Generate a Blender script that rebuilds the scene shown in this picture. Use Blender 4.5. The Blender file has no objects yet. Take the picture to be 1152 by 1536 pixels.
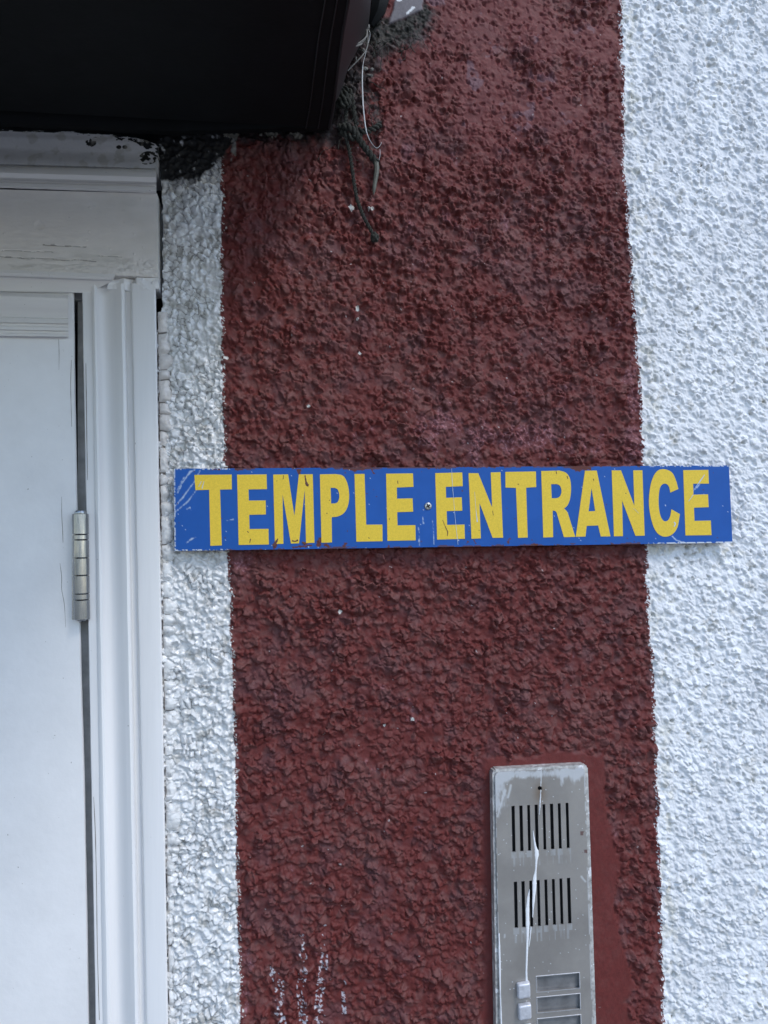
import bpy, bmesh, math, random
import numpy as np
from mathutils import Vector, Matrix

# ------------------------------------------------------------------ camera, sky, sun, exposure
S = bpy.context.scene
COL = S.collection
F = 1154.0                       # focal length in pixels of the 1152 x 1536 photograph
YAW, PITCH, ROLL = map(math.radians, (-7.583, 2.999, -1.148))
D = 0.82                         # metres from lens to the wall
CAM = np.array([0.0, -D, 1.62])
def _axes():
    cy, sy, cx, sx = math.cos(YAW), math.sin(YAW), math.cos(PITCH), math.sin(PITCH)
    Ry = np.array([[cy, -sy, 0], [sy, cy, 0], [0, 0, 1]]); Rx = np.array([[1, 0, 0], [0, cx, -sx], [0, sx, cx]])
    A = Ry @ Rx
    r, f, u = A[:, 0], A[:, 1], A[:, 2]
    c, s = math.cos(ROLL), math.sin(ROLL)
    return c * r + s * u, -s * r + c * u, f
R_, U_, F_ = _axes()
cam_data = bpy.data.cameras.new('camera'); cam = bpy.data.objects.new('camera', cam_data); COL.objects.link(cam)
cam_data.sensor_fit = 'VERTICAL'; cam_data.sensor_height = 24.0; cam_data.lens = F / 1536 * 24.0
cam_data.clip_start = 0.02; cam_data.clip_end = 500
M = Matrix.Identity(4)
for i in range(3):
    M[i][0], M[i][1], M[i][2], M[i][3] = R_[i], U_[i], -F_[i], CAM[i]
cam.matrix_world = M
S.camera = cam

SUN_EL, SUN_AZ = 50.0, 38.0      # azimuth: degrees to the right of straight out from the wall
w = bpy.data.worlds.new('World'); S.world = w; w.use_nodes = True
nt = w.node_tree; nt.nodes.clear()
sky = nt.nodes.new('ShaderNodeTexSky'); sky.sky_type = 'NISHITA'; sky.sun_disc = False
sky.sun_elevation = math.radians(SUN_EL)
sd = Vector((math.sin(math.radians(SUN_AZ)) * math.cos(math.radians(SUN_EL)),
             -math.cos(math.radians(SUN_AZ)) * math.cos(math.radians(SUN_EL)), math.sin(math.radians(SUN_EL))))
sky.sun_rotation = math.atan2(sd.x, sd.y)
sky.dust_density = .7; sky.air_density = 1.05; sky.ozone_density = 2.0
bg = nt.nodes.new('ShaderNodeBackground'); bg.inputs['Strength'].default_value = 0.15
wo = nt.nodes.new('ShaderNodeOutputWorld')
nt.links.new(sky.outputs[0], bg.inputs[0]); nt.links.new(bg.outputs[0], wo.inputs[0])
sl = bpy.data.lights.new('sun', 'SUN'); sl.energy = 0.9; sl.angle = math.radians(14); sl.color = (1.0, 0.96, 0.9)
so = bpy.data.objects.new('sun', sl); COL.objects.link(so)
so.rotation_euler = sd.to_track_quat('Z', 'Y').to_euler()
S.render.engine = 'CYCLES'
S.view_settings.view_transform = 'Standard'; S.view_settings.look = 'None'
S.view_settings.exposure = 0.82; S.view_settings.gamma = 1.0; S.view_settings.use_curve_mapping = False

# ------------------------------------------------------------------ helpers
rng = np.random.default_rng(7)
random.seed(5)
def P(px, py, y=0.0):
    """point of the photograph -> point of the place lying y metres behind the wall plane (scalars or arrays)"""
    px = np.asarray(px, float); py = np.asarray(py, float); y = np.asarray(y, float)
    a = (px - 576) / F; b = -(py - 768) / F
    d = a[..., None] * R_ + b[..., None] * U_ + F_
    t = (y + D) / d[..., 1]
    return CAM + d * t[..., None]
def PX(w3):
    d = w3 - CAM; z = d @ F_
    return 576 + F * (d @ R_) / z, 768 - F * (d @ U_) / z
def V(px, py, y=0.0): return Vector(P(px, py, y).tolist())

def tag(o, label=None, cat=None, group=None, kind=None):
    for k, v in (('label', label), ('category', cat), ('group', group), ('kind', kind)):
        if v: o[k] = v
    return o
def empty(name, loc, label, cat, group=None):
    o = bpy.data.objects.new(name, None); COL.objects.link(o); o.location = loc; o.empty_display_size = .05
    return tag(o, label, cat, group)
bpy_mats = {}
def link(name, me, mat, parent=None, label=None):
    if mat: me.materials.append(mat)
    o = bpy.data.objects.new(name, me); COL.objects.link(o)
    if parent:
        o.parent = parent                      # meshes keep world coordinates; only the Empties carry a location
        if parent.type == 'EMPTY': o.matrix_parent_inverse = Matrix.Translation(-parent.location)
    if label: o['label'] = label
    return o
def np_mesh(name, verts, quads, col=None, smooth=True, tris=None):
    me = bpy.data.meshes.new(name)
    verts = np.ascontiguousarray(verts, np.float32); quads = np.ascontiguousarray(quads, np.int32)
    me.vertices.add(len(verts)); me.vertices.foreach_set('co', verts.ravel())
    n = len(quads); k = quads.shape[1]
    me.loops.add(n * k); me.loops.foreach_set('vertex_index', quads.ravel())
    me.polygons.add(n); me.polygons.foreach_set('loop_start', np.arange(0, n * k, k, dtype=np.int32))
    me.polygons.foreach_set('use_smooth', np.full(n, smooth, bool))
    if col is not None:
        ca = me.color_attributes.new('paint', 'FLOAT_COLOR', 'POINT')
        c4 = np.ones((len(verts), 4), np.float32); c4[:, :3] = col
        ca.data.foreach_set('color', c4.ravel())
    me.update(calc_edges=True); me.validate()
    return me
def grid_quads(h, wd):
    i = np.arange(h * wd).reshape(h, wd)
    return np.stack([i[:-1, :-1], i[1:, :-1], i[1:, 1:], i[:-1, 1:]], -1)     # rows go down, columns right: faces -Y
def compact(verts, quads, col=None):
    used = np.zeros(len(verts), bool); used[quads.ravel()] = True
    idx = np.cumsum(used) - 1
    return verts[used], idx[quads], (None if col is None else col[used])
def masked_plate(name, verts, keep, back, col=None):
    """verts (h,w,3); keep (h-1,w-1) faces; side walls go back by 'back' metres round every outline and hole"""
    h, wd, _ = verts.shape
    q = grid_quads(h, wd)[keep]
    k = np.zeros((h + 1, wd + 1), bool); k[1:-1, 1:-1] = keep
    i = np.arange(h * wd).reshape(h, wd)
    sides = []
    c = k[1:-1, 1:-1]
    up = c & ~k[:-2, 1:-1]; dn = c & ~k[2:, 1:-1]; lf = c & ~k[1:-1, :-2]; rt = c & ~k[1:-1, 2:]
    for m, a, b in ((up, i[:-1, 1:], i[:-1, :-1]), (dn, i[1:, :-1], i[1:, 1:]), (lf, i[:-1, :-1], i[1:, :-1]), (rt, i[1:, 1:], i[:-1, 1:])):
        sides.append(np.stack([b[m], a[m], a[m] + h * wd, b[m] + h * wd], -1)[:, ::-1])
    v = verts.reshape(-1, 3); vb = v + np.array([0, back, 0])
    v2 = np.concatenate([v, vb]); c2 = None if col is None else np.concatenate([col.reshape(-1, 3)] * 2)
    qq = np.concatenate([q] + sides)
    v2, qq, c2 = compact(v2, qq, c2)
    return np_mesh(name, v2, qq, c2, smooth=False)

# --- noise in numpy
def hash2(i, j, s):
    n = (i.astype(np.int64) * 374761393 + j.astype(np.int64) * 668265263 + s * 974634777) & 0x7fffffff
    n = ((n ^ (n >> 13)) * 1274126177) & 0x7fffffff
    n = ((n ^ (n >> 16)) * 2246822519) & 0x7fffffff
    return ((n ^ (n >> 15)) & 0xffffff) / float(0xffffff)
def vnoise(u, v, size, s):
    x = u / size; y = v / size; i = np.floor(x); j = np.floor(y); fx = x - i; fy = y - j
    fx = fx * fx * fx * (fx * (fx * 6 - 15) + 10); fy = fy * fy * fy * (fy * (fy * 6 - 15) + 10)
    i = i.astype(np.int64); j = j.astype(np.int64)
    a = hash2(i, j, s); b = hash2(i + 1, j, s); c = hash2(i, j + 1, s); d = hash2(i + 1, j + 1, s)
    return ((a + (b - a) * fx) * (1 - fy) + (c + (d - c) * fx) * fy) * 2 - 1
def fbm(u, v, size, s, o=3, g=.5):
    r = 0; a = 1; t = 0
    for k in range(o):
        c, sn = math.cos(.7 * k + s), math.sin(.7 * k + s)
        r = r + a * vnoise(u * c - v * sn, u * sn + v * c, size, s + k * 17); t += a; a *= g; size *= .5
    return r / t
def cells(u, v, size, s, tilt=0.0):
    """F1, F2 in cell units, random per cell, tilted-plane value of the nearest cell"""
    x = u / size; y = v / size; i0 = np.floor(x).astype(np.int64); j0 = np.floor(y).astype(np.int64)
    f1 = np.full(x.shape, 9.); f2 = f1.copy(); rd = np.zeros(x.shape); tl = np.zeros(x.shape)
    for di in (-1, 0, 1):
        for dj in (-1, 0, 1):
            i = i0 + di; j = j0 + dj
            dx = i + hash2(i, j, s) - x; dy = j + hash2(i, j, s + 1) - y
            d = np.sqrt(dx * dx + dy * dy); m = d < f1
            f2 = np.where(m, f1, np.minimum(f2, d))
            r = hash2(i, j, s + 2)
            if tilt:
                a = hash2(i, j, s + 3) * 6.283
                tl = np.where(m, (dx * np.cos(a) + dy * np.sin(a)), tl)
            rd = np.where(m, r, rd); f1 = np.where(m, d, f1)
    return f1, f2, rd, tl
def ss(a, b, x):
    t = np.clip((x - a) / (b - a), 0, 1); return t * t * (3 - 2 * t)
def seg_mask(px, py, pts):
    """distance in pixels to a polyline of (x, y, halfwidth): positive inside"""
    best = np.full(px.shape, -1e9)
    for (x0, y0, w0), (x1, y1, w1) in zip(pts[:-1], pts[1:]):
        L = (x1 - x0) ** 2 + (y1 - y0) ** 2 + 1e-9
        t = np.clip(((px - x0) * (x1 - x0) + (py - y0) * (y1 - y0)) / L, 0, 1)
        d = np.hypot(px - x0 - t * (x1 - x0), py - y0 - t * (y1 - y0))
        best = np.maximum(best, w0 + (w1 - w0) * t - d)
    return best

# ------------------------------------------------------------------ materials
def mat(name, base=(.5, .5, .5), rough=.5, metal=0., attr=None, var=.0, vscale=60., bump=0., bscale=400., coat=0., spec=.5,
        bdist=.001, rvar=0., stretch=None, speck=None):
    m = bpy.data.materials.new(name); m.use_nodes = True
    n = m.node_tree; b = n.nodes['Principled BSDF']; L = n.links.new
    b.inputs['Metallic'].default_value = metal; b.inputs['Roughness'].default_value = rough
    b.inputs['Specular IOR Level'].default_value = spec; b.inputs['Coat Weight'].default_value = coat
    b.inputs['Coat Roughness'].default_value = .25
    tc = n.nodes.new('ShaderNodeTexCoord'); vec = tc.outputs['Object']
    if stretch:
        mp = n.nodes.new('ShaderNodeMapping'); mp.inputs['Scale'].default_value = stretch
        L(vec, mp.inputs[0]); vec = mp.outputs[0]
    if attr:
        a = n.nodes.new('ShaderNodeAttribute'); a.attribute_name = attr; src = a.outputs['Color']
    else:
        c = n.nodes.new('ShaderNodeRGB'); c.outputs[0].default_value = (*base, 1); src = c.outputs[0]
    if var:
        t = n.nodes.new('ShaderNodeTexNoise'); t.inputs['Scale'].default_value = vscale; t.inputs['Detail'].default_value = 6
        t.inputs['Roughness'].default_value = .65
        L(vec, t.inputs['Vector'])
        r = n.nodes.new('ShaderNodeMapRange'); r.inputs[1].default_value = .3; r.inputs[2].default_value = .7
        r.inputs[3].default_value = 1 - var; r.inputs[4].default_value = 1 + var * .6
        L(t.outputs['Fac'], r.inputs[0])
        x = n.nodes.new('ShaderNodeMix'); x.data_type = 'RGBA'; x.blend_type = 'MULTIPLY'; x.inputs[0].default_value = 1
        L(src, x.inputs[6]); L(r.outputs[0], x.inputs[7]); src = x.outputs[2]
        if rvar:
            r2 = n.nodes.new('ShaderNodeMapRange'); r2.inputs[1].default_value = .3; r2.inputs[2].default_value = .7
            r2.inputs[3].default_value = rough + rvar; r2.inputs[4].default_value = max(.05, rough - rvar)
            L(t.outputs['Fac'], r2.inputs[0]); L(r2.outputs[0], b.inputs['Roughness'])
    if speck:
        sc, thr, c2 = speck
        t = n.nodes.new('ShaderNodeTexNoise'); t.inputs['Scale'].default_value = sc; t.inputs['Detail'].default_value = 3
        L(tc.outputs['Object'], t.inputs['Vector'])
        r = n.nodes.new('ShaderNodeMapRange'); r.inputs[1].default_value = thr; r.inputs[2].default_value = thr + .03
        L(t.outputs['Fac'], r.inputs[0])
        x = n.nodes.new('ShaderNodeMix'); x.data_type = 'RGBA'; L(r.outputs[0], x.inputs[0])
        L(src, x.inputs[6]); x.inputs[7].default_value = (*c2, 1); src = x.outputs[2]
    L(src, b.inputs['Base Color'])
    if bump:
        t = n.nodes.new('ShaderNodeTexNoise'); t.inputs['Scale'].default_value = bscale; t.inputs['Detail'].default_value = 5
        t.inputs['Roughness'].default_value = .6
        L(vec, t.inputs['Vector'])
        bp = n.nodes.new('ShaderNodeBump'); bp.inputs['Strength'].default_value = bump; bp.inputs['Distance'].default_value = bdist
        L(t.outputs['Fac'], bp.inputs['Height']); L(bp.outputs[0], b.inputs['Normal'])
    return m
WHITE = (.78, .79, .80)
M_red = mat('red_masonry_paint', attr='paint', rough=.6, var=.2, vscale=300, bump=.3, bscale=700, bdist=.0009, spec=.26)
M_gloss = mat('thick_white_gloss', attr='paint', rough=.22, var=.08, vscale=200, bump=.25, bscale=700, bdist=.0008, coat=.5)
M_white = mat('white_masonry_paint', attr='paint', rough=.7, var=.08, vscale=300, bump=.5, bscale=900, bdist=.001, spec=.3)
M_wood = mat('white_joinery_paint', base=(.77, .76, .755), rough=.38, var=.07, vscale=14, bump=.4, bscale=90, bdist=.0009, rvar=.1,
             speck=(260, .74, (.35, .33, .31)))
M_woodv = mat('white_brushed_paint', base=(.78, .77, .765), rough=.34, var=.08, vscale=30, bump=.5, bscale=130, bdist=.0005, rvar=.06,
              stretch=(1, 1, .06), speck=(260, .75, (.35, .33, .31)))
M_woodh = mat('white_brushed_paint_across', base=(.74, .715, .69), rough=.4, var=.1, vscale=30, bump=.5, bscale=130, bdist=.0005,
              stretch=(.06, 1, 1), speck=(240, .73, (.32, .30, .28)))
M_board = mat('old_white_paint', attr='paint', rough=.42, var=.05, vscale=40, bump=.3, bscale=300, bdist=.0005)
M_dark = mat('dark_gap', base=(.03, .03, .03), rough=.9, var=.3)
M_grey = mat('grey_rebate_paint', base=(.42, .42, .42), rough=.6, var=.25, vscale=60)
M_vinyl = mat('black_vinyl', base=(.0035, .0042, .005), rough=.6, spec=.18, var=.3, vscale=30, bump=.3, bscale=40, bdist=.002, speck=(300, .78, (.12, .12, .12)))
M_vinyl2 = mat('black_vinyl_seam', base=(.011, .012, .014), rough=.42, var=.3, vscale=60, bump=.2, bscale=400)
M_blue = mat('blue_sign_enamel', attr='paint', rough=.45, var=.05, vscale=80, bump=.08, bscale=500, bdist=.0004, spec=.28)
M_yellow = mat('yellow_sign_vinyl', base=(.74, .52, .045), rough=.5, spec=.3, var=.14, vscale=700, bump=.15, bscale=900, bdist=.0003,
               speck=(330, .755, (.14, .10, .04)))
M_steel = mat('stainless_plate', attr='paint', rough=.42, metal=.55, var=.08, vscale=60, bump=.08, bscale=700, bdist=.0003, rvar=.1)
M_rim = mat('worn_metal_rim', base=(.50, .49, .47), rough=.5, metal=.2, var=.55, vscale=150, bump=.5, bscale=300, bdist=.0006,
            speck=(120, .62, (.75, .75, .76)))
M_hinge = mat('hinge_steel', base=(.34, .345, .355), rough=.24, metal=.95, var=.35, vscale=260, stretch=(1, 1, .12), bump=.2, bscale=300, bdist=.0003, rvar=.08,  # stretched noise paints vertical reflection streaks into the steel colour
              speck=(200, .76, (.6, .61, .63)))
M_hole = mat('slot_darkness', base=(.006, .006, .007), rough=.9)
M_drip = mat('white_paint_drip', base=(.82, .83, .85), rough=.3, coat=.2, bump=.2, bscale=500)
M_button = mat('grey_metal_button', base=(.60, .61, .65), rough=.35, metal=.3, var=.2, vscale=250)
M_rope = mat('weathered_rope', base=(.035, .036, .030), rough=.9, var=.5, vscale=500, bump=1., bscale=1500, bdist=.001)
M_thread = mat('white_nylon_thread', base=(.5, .51, .52), rough=.3, coat=.2)
M_fibre = mat('pale_grey_fibre', base=(.15, .145, .135), rough=.7)
M_screw = mat('screw_steel', base=(.42, .42, .42), rough=.35, metal=.8, var=.4, vscale=600)
M_chip = mat('maroon_paint_splash', base=(.105, .03, .022), rough=.5, var=.2, vscale=500)
M_scr = mat('pale_scratch', base=(.45, .55, .68), rough=.5)
M_seal = mat('cracked_sealant', attr='paint', rough=.34, var=.06, vscale=200, bump=.2, bscale=500, bdist=.0006, coat=.1)
M_ground = mat('pavement_concrete', base=(.22, .215, .205), rough=.85, var=.25, vscale=3, bump=.5, bscale=60, bdist=.004)

# ------------------------------------------------------------------ ground
bm = bmesh.new()
N = 24
for a in range(N + 1):
    for b in range(N + 1):
        x = (a / N * 2 - 1); y = (b / N * 2 - 1)
        bm.verts.new((x * abs(x) * 120, -60 * (b / N) ** 2 * 2 + .4, 0))
bm.verts.ensure_lookup_table()
for a in range(N):
    for b in range(N):
        i = a * (N + 1) + b
        bm.faces.new((bm.verts[i], bm.verts[i + N + 1], bm.verts[i + N + 2], bm.verts[i + 1]))
bmesh.ops.recalc_face_normals(bm, faces=bm.faces)
me = bpy.data.meshes.new('pavement'); bm.to_mesh(me); bm.free()
tag(link('pavement', me, M_ground), kind='structure')

# ------------------------------------------------------------------ the rendered wall
def edge_x(py, pts):
    ys, xs = zip(*pts); return np.interp(py, ys, xs)
LEFT_EDGE = [(200, 331), (265, 332), (450, 332), (690, 336), (830, 342), (930, 346), (1100, 352), (1240, 354), (1536, 360), (1700, 364)]
RIGHT_EDGE = [(-100, 930), (0, 931), (120, 934), (260, 938), (450, 951), (600, 961), (700, 966), (850, 969), (1000, 979), (1150, 984), (1300, 989), (1536, 995), (1700, 999)]
PATCH_R = [(1100, 925), (1126, 905), (1146, 908), (1203, 908), (1242, 916), (1297, 931), (1318, 924), (1370, 921), (1406, 934), (1445, 942), (1480, 953), (1502, 938), (1536, 952), (1700, 960)]
def wall_surface(X, Z, coarse=False):
    """returns height above the wall plane (m), albedo, zone (0 red, 1 strip, 2 right, 3 black)"""
    w3 = np.stack([X, np.zeros_like(X), Z], -1)
    px, py = PX(w3)
    u = X * 1000; v = Z * 1000            # millimetres
    wu = u + 2.6 * fbm(u, v, 9, 11, 3) + .8 * vnoise(u, v, 2.6, 12); wv = v + 2.6 * fbm(u, v, 9, 21, 3) + .8 * vnoise(u, v, 2.6, 22)
    big = fbm(u, v, 60, 31, 3)
    mid = fbm(u, v, 15, 41, 3, .55)
    # red roughcast: angular chips drowned in paint
    f1, f2, rd, tl = cells(wu, wv * 1.15, 12.5, 50, 1)
    chip = (.25 + .75 * rd) * ss(.0, .17, f2 - f1) * (1 + 1.8 * tl)
    g1, g2, gd, gl = cells(wu + 40, wv, 5.6, 60, 1)
    small = (.15 + .85 * gd) * ss(.0, .24, g2 - g1) * (1 + 1.9 * gl)
    sparse = (gd > .62) * np.clip(1 - (g1 / .62) ** 2, 0, 1)
    grit = fbm(u, v, 2.4, 71, 2, .6)
    s1, s2, sd_, sl_ = cells(wu * .9 + 13, wv * 1.1, 9.0, 64, 1)
    stone = (sd_ > .62) * ss(.03, .12, s2 - s1) * (1 - ss(.40, .58, s1)) * (1 + 1.1 * sl_)
    amp = .75 + .55 * ss(-.4, .4, fbm(u, v, 32, 73, 2)); cluster = ss(-.25, .25, fbm(u, v, 18, 74, 2))
    red_h = amp * (2.7 * chip * (rd > .4) * cluster + (1.0 + .6 * (1 - cluster)) * small * (gd > .45) * .7 + 1.5 * sparse + 1.9 * stone + 2.4 * mid + .16 * grit) + 1.6 * big
    # pits
    p1, _, pr, _ = cells(wu, wv, 15, 80)
    p2, _, pr2, _ = cells(wu + 77, wv * .8, 8, 84)
    pit = np.maximum((pr > .35) * np.clip(1 - p1 / .19, 0, 1) ** .5, (pr2 > .78 - .28 * ss(500, 700, px) * (1 - ss(450, 700, py))) * .9 * np.clip(1 - p2 / .19, 0, 1) ** .5)
    # calmer upper right part of the red band, with pits
    calm = ss(520, 600, px) * (1 - ss(150, 300, py + 40 * fbm(u, v, 40, 91, 2))) * ss(-.25, .25, fbm(u, v, 45, 92, 3) + .15)
    calm = np.clip(calm, 0, 1)
    red_h = red_h * (1 - .68 * calm) + calm * 1.6
    # smooth filler round the intercom
    xr = edge_x(py, PATCH_R) + 4 * fbm(u, v, 8, 95, 3)
    xl = 724 + 7 * fbm(u, v, 14, 96, 3); yt = 1136 + 10 * fbm(u, v, 14, 97, 3) - 8 * ss(800, 840, px)
    inside = np.minimum(np.minimum(px - xl, xr - px), py - yt)
    sm = ss(-3 - 5 * (px < 740), 5, inside)
    lip = np.exp(-((inside + 1.5) / 3.) ** 2)
    smooth_h = 1.7 + .35 * fbm(u, v, 12, 98, 2) + .18 * fbm(u * 2.5 + v * .6, v * .35, 9, 94, 4, .6) + .08 * grit + .6 * np.clip(vnoise(u * .5, v * .2, 9, 99) - .5, 0, 1)
    red_h = red_h * (1 - sm) + smooth_h * sm + .8 * lip * ss(860, 900, px) * (vnoise(u, v, 7, 100) > -.1)
    red_h -= 2.2 * pit * (1 - sm)
    # left strip: fat glossy folds
    n1 = fbm(wu, wv, 9, 110, 2); n2 = fbm(wu + 7, wv, 6, 120, 2)
    k1, k2, kd, kl = cells(wu * 1.05, wv, 7.4, 130, 1)
    strip_h = 4.8 * (1 - np.abs(n1) * 2.2) * .6 + 1.9 * (1 - np.abs(n2) * 2) + 3.4 * (.1 + .9 * kd) * ss(0, .58, k2 - k1) ** .7 * (1 + .6 * kl) * (kd > .25) + .25 * grit + 1.3 * big - 1.2
    strip_h -= 1.2 * (kd > .9) * np.clip(1 - k1 / .3, 0, 1)
    # right: finer roughcast, streaked from upper left to lower right
    a = .6; ru = u * math.cos(a) - v * math.sin(a); rv = u * math.sin(a) + v * math.cos(a)
    rwu = ru + 1.8 * fbm(u, v, 6, 140, 3); rwv = rv + 1.8 * fbm(u, v, 6, 150, 3)
    q1, q2, qd, ql = cells(rwu * .8, rwv * 1.1, 5.6, 160, 1)
    r1, r2, rdd, rl = cells(rwu, rwv, 9.5, 170, 1)
    rough_h = 1.5 * amp * (.1 + .9 * qd) * (qd > .25) * ss(0, .32, q2 - q1) * (1 + 1.5 * ql) + 1.9 * (rdd > .62) * ss(0, .22, r2 - r1) * (1 - ss(.42, .62, r1)) * (1 + 1.3 * rl) \
        + 1.3 * fbm(ru * .7, rv * 1.2, 6, 180, 3, .6) + .3 * grit + .9 * big
    rp1, _, rpr, _ = cells(wu + 99, wv, 8.5, 190)
    rpit = (rpr > .74) * np.clip(1 - rp1 / (.16 + .16 * rpr), 0, 1) ** .5
    rough_h -= 3.0 * rpit
    # borders
    jag = 1.6 * fbm(u, v, 3, 200, 3) + 2.6 * fbm(u, v, 14, 201, 2)
    el = edge_x(py, LEFT_EDGE) + jag * 1.1 + 1.5 * (kd - .5)
    er = edge_x(py, RIGHT_EDGE) + jag * 1.25 - 1.6 * (small - .5)
    tL = ss(-5, 5, px - el); tR = ss(-5, 5, px - er)
    h = strip_h * (1 - tL) + red_h * tL
    h = h * (1 - tR) + rough_h * tR
    # beneath the awning: black daub over the render, flatter
    bl = 262 - 62 * ss(300, 372, px) + 8 * fbm(u, v, 9, 210, 3) + 9 * ss(-.1, .6, fbm(u, v, 30, 211, 2)) - 400 * ss(486, 505, px)
    black = ss(-3, 3, bl - py)
    h = h * (1 - .55 * black) + .6 * black
    # broken plaster round the rope fixing
    brk = seg_mask(px, py, [(505, 120, 4), (545, 125, 6), (560, 150, 9), (566, 190, 8), (560, 215, 8)]) + 15 * fbm(u, v * .8, 8, 220, 4, .6)
    bk = ss(-2, 3, brk)
    h = h - bk * (1.7 + .9 * fbm(u, v, 5, 221, 2))
    ridge = np.exp(-((brk + 1) / 2.2) ** 2) * .7
    h = h + ridge
    # grey plaster scab in the corner with moss below it
    scab = np.minimum(np.minimum(px - 586 - .3 * (35 - py), 630 - px), 33 - py - .45 * (px - 590)) + 2.5 * fbm(u, v, 8, 230, 3) + 8
    scb = ss(0, 4, scab - 3) * (py < 60)
    h = h * (1 - scb) + scb * (3.2 + .3 * mid)
    moss = seg_mask(px, py, [(548, 50, 16), (575, 52, 22), (600, 52, 17), (622, 40, 13), (632, 10, 8), (636, -20, 8)]) + 16 * fbm(u, v, 12, 240, 4, .6)
    ms = ss(-3, 5, moss) * (1 - scb)
    h = h + ms * (.9 * fbm(u, v, 3.2, 241, 3))
    # ---- albedo
    one = np.ones_like(px)[..., None]
    def mix(c, d, t): return c * (1 - t[..., None]) + np.asarray(d) * t[..., None]
    dust = ss(-.35, .55, fbm(u, v, 6, 250, 3) * .8 + .75 * (chip - .45) + .45 * fbm(u, v, 55, 251, 2) - .1)
    cr = mix(one * np.array([.160, .031, .028]), (.180, .062, .057), dust * (1 - sm * .75))
    cr = mix(cr, (.135, .060, .066), .5 * ss(.05, .5, fbm(u, v, 26, 252, 4, .6)) * (1 - sm))
    cr = mix(cr, (.190, .040, .040), .6 * calm)
    cr = mix(cr, (.20, .105, .13), .75 * ss(.32, .5, fbm(u, v, 22, 253, 4, .6)) * calm)
    # scuffed, chalky places full of pale pink specks
    spk = fbm(u, v, 1.7, 254, 2, .7)
    scuff = ss(.30, .62, .75 * fbm(u * 1.3, v, 20, 255, 4, .6) - .06
               + .5 * np.exp(-(((px - 740) / 200) ** 2 + ((py - 655) / 50) ** 2)) + .3 * np.exp(-(((px - 700) / 160) ** 2 + ((py - 330) / 70) ** 2))
               + .5 * np.exp(-((px - er + 14) / 16) ** 2) * np.exp(-((py - 640) / 160) ** 2)
               + .6 * np.exp(-(((px - 362) / 20) ** 2 + ((py - 870) / 45) ** 2)) + .45 * np.exp(-(((px - 370) / 18) ** 2 + ((py - 1440) / 90) ** 2))
               + .3 * np.exp(-((px - 620) / 26) ** 2 - ((py - 1075) / 40) ** 2))
    cr = mix(cr, (.40, .22, .25), .9 * scuff * ss(.15, .42, spk) * (1 - sm))
    cr = mix(cr, (.25, .085, .095), .55 * scuff * (1 - sm))
    # white flecks: random specks painted in as highlights on the roughcast
    fl1, _, flr, _ = cells(wu, wv, 9, 260)
    fleck = (flr > .965) * (fl1 < .075) * (vnoise(u, v, 1.2, 263) > -.2) * (1 - .7 * sm)
    cr = mix(cr, (.50, .46, .46), fleck * .8)
    runs = np.maximum.reduce([seg_mask(px, py, [(404, 1450, 5), (420, 1475, 6), (418, 1510, 7), (424, 1536, 5)]),
                              seg_mask(px, py, [(452, 1398, 2), (455, 1440, 5), (452, 1485, 6), (457, 1550, 6)]),
                              seg_mask(px, py, [(486, 1388, 3), (486, 1440, 5), (480, 1490, 6), (478, 1550, 8)])])
    runs = np.maximum(runs, seg_mask(px, py, [(515, 1460, 3), (516, 1520, 3)]) - 1)
    rn = (runs > -1) * ss(.30, .42, fbm(u, v, 2.0, 262, 2, .6) + .35 * fbm(u, v * .5, 7, 265, 2) + .3 * (small - .4) + .01 * runs)
    cr = mix(cr, (.56, .55, .60), rn * .85)
    spots = [(527, 313, 4.5, 6), (553, 315, 2, 2.5), (558, 315, 2, 2.5), (536, 463, 2.6, 4), (536, 480, 2, 2.5), (339, 537, 4, 3), (618, 1078, 2.5, 2.5), (510, 918, 2.5, 3),
             (340, 345, 1.5, 1.5), (463, 610, 2, 2), (540, 530, 2, 2.5), (577, 1088, 2, 2)]
    for sx, sy, rx, ry in spots:
        cr = mix(cr, (.66, .65, .62), 1. * ((((px - sx) / rx) ** 2 + ((py - sy) / ry) ** 2 + .8 * fbm(u, v, 2, 264, 2)) < 1))
    cs = mix(one * np.array([.70, .705, .71]), (.40, .39, .36), .75 * ss(.1, .6, fbm(u, v, 10, 270, 4, .6) + .28 - .45 * kd))
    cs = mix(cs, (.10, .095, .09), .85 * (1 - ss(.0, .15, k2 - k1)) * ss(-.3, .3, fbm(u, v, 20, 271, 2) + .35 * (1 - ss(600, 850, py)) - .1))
    cs = mix(cs, (.52, .50, .46), .35 * np.exp(-((py - 838) / 16) ** 2))
    cw = mix(one * np.array([.78, .79, .81]), (.44, .42, .37), .5 * ss(.25, .6, fbm(u, v, 12, 280, 4, .6)) + .75 * rpit)
    cw = mix(cw, (.63, .64, .66), .6 * ss(-.1, .5, fbm(u * 1.5, v * .5, 60, 283, 4, .6)))
    cw = mix(cw, (.60, .57, .47), .5 * np.exp(-((px - er - 12) / 14) ** 2) * ss(-.1, .5, fbm(u, v, 9, 281, 3)) )
    cw = mix(cw, (.50, .45, .32), .55 * np.exp(-((py - 824) / 8) ** 2) * ss(0, .4, fbm(u, v, 8, 282, 2)))
    cw = mix(cw, (.05, .045, .04), 1. * ((rpr > .965) & (rp1 < .07)))
    zone = np.where(px < el, 1, np.where(px > er, 2, 0))
    c = np.where((zone == 1)[..., None], cs, np.where((zone == 2)[..., None], cw, cr))
    # pale flecks right at the painted borders
    lf = np.exp(-((px - er) / 4.) ** 2) * (zone == 0); c = mix(c, (.66, .66, .68), 1. * (lf > .3) * (spk > .22))
    lf = np.exp(-((px - el) / 4.) ** 2) * (zone == 0); c = mix(c, (.60, .60, .58), 1. * (lf > .3) * (spk > .3))
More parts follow.
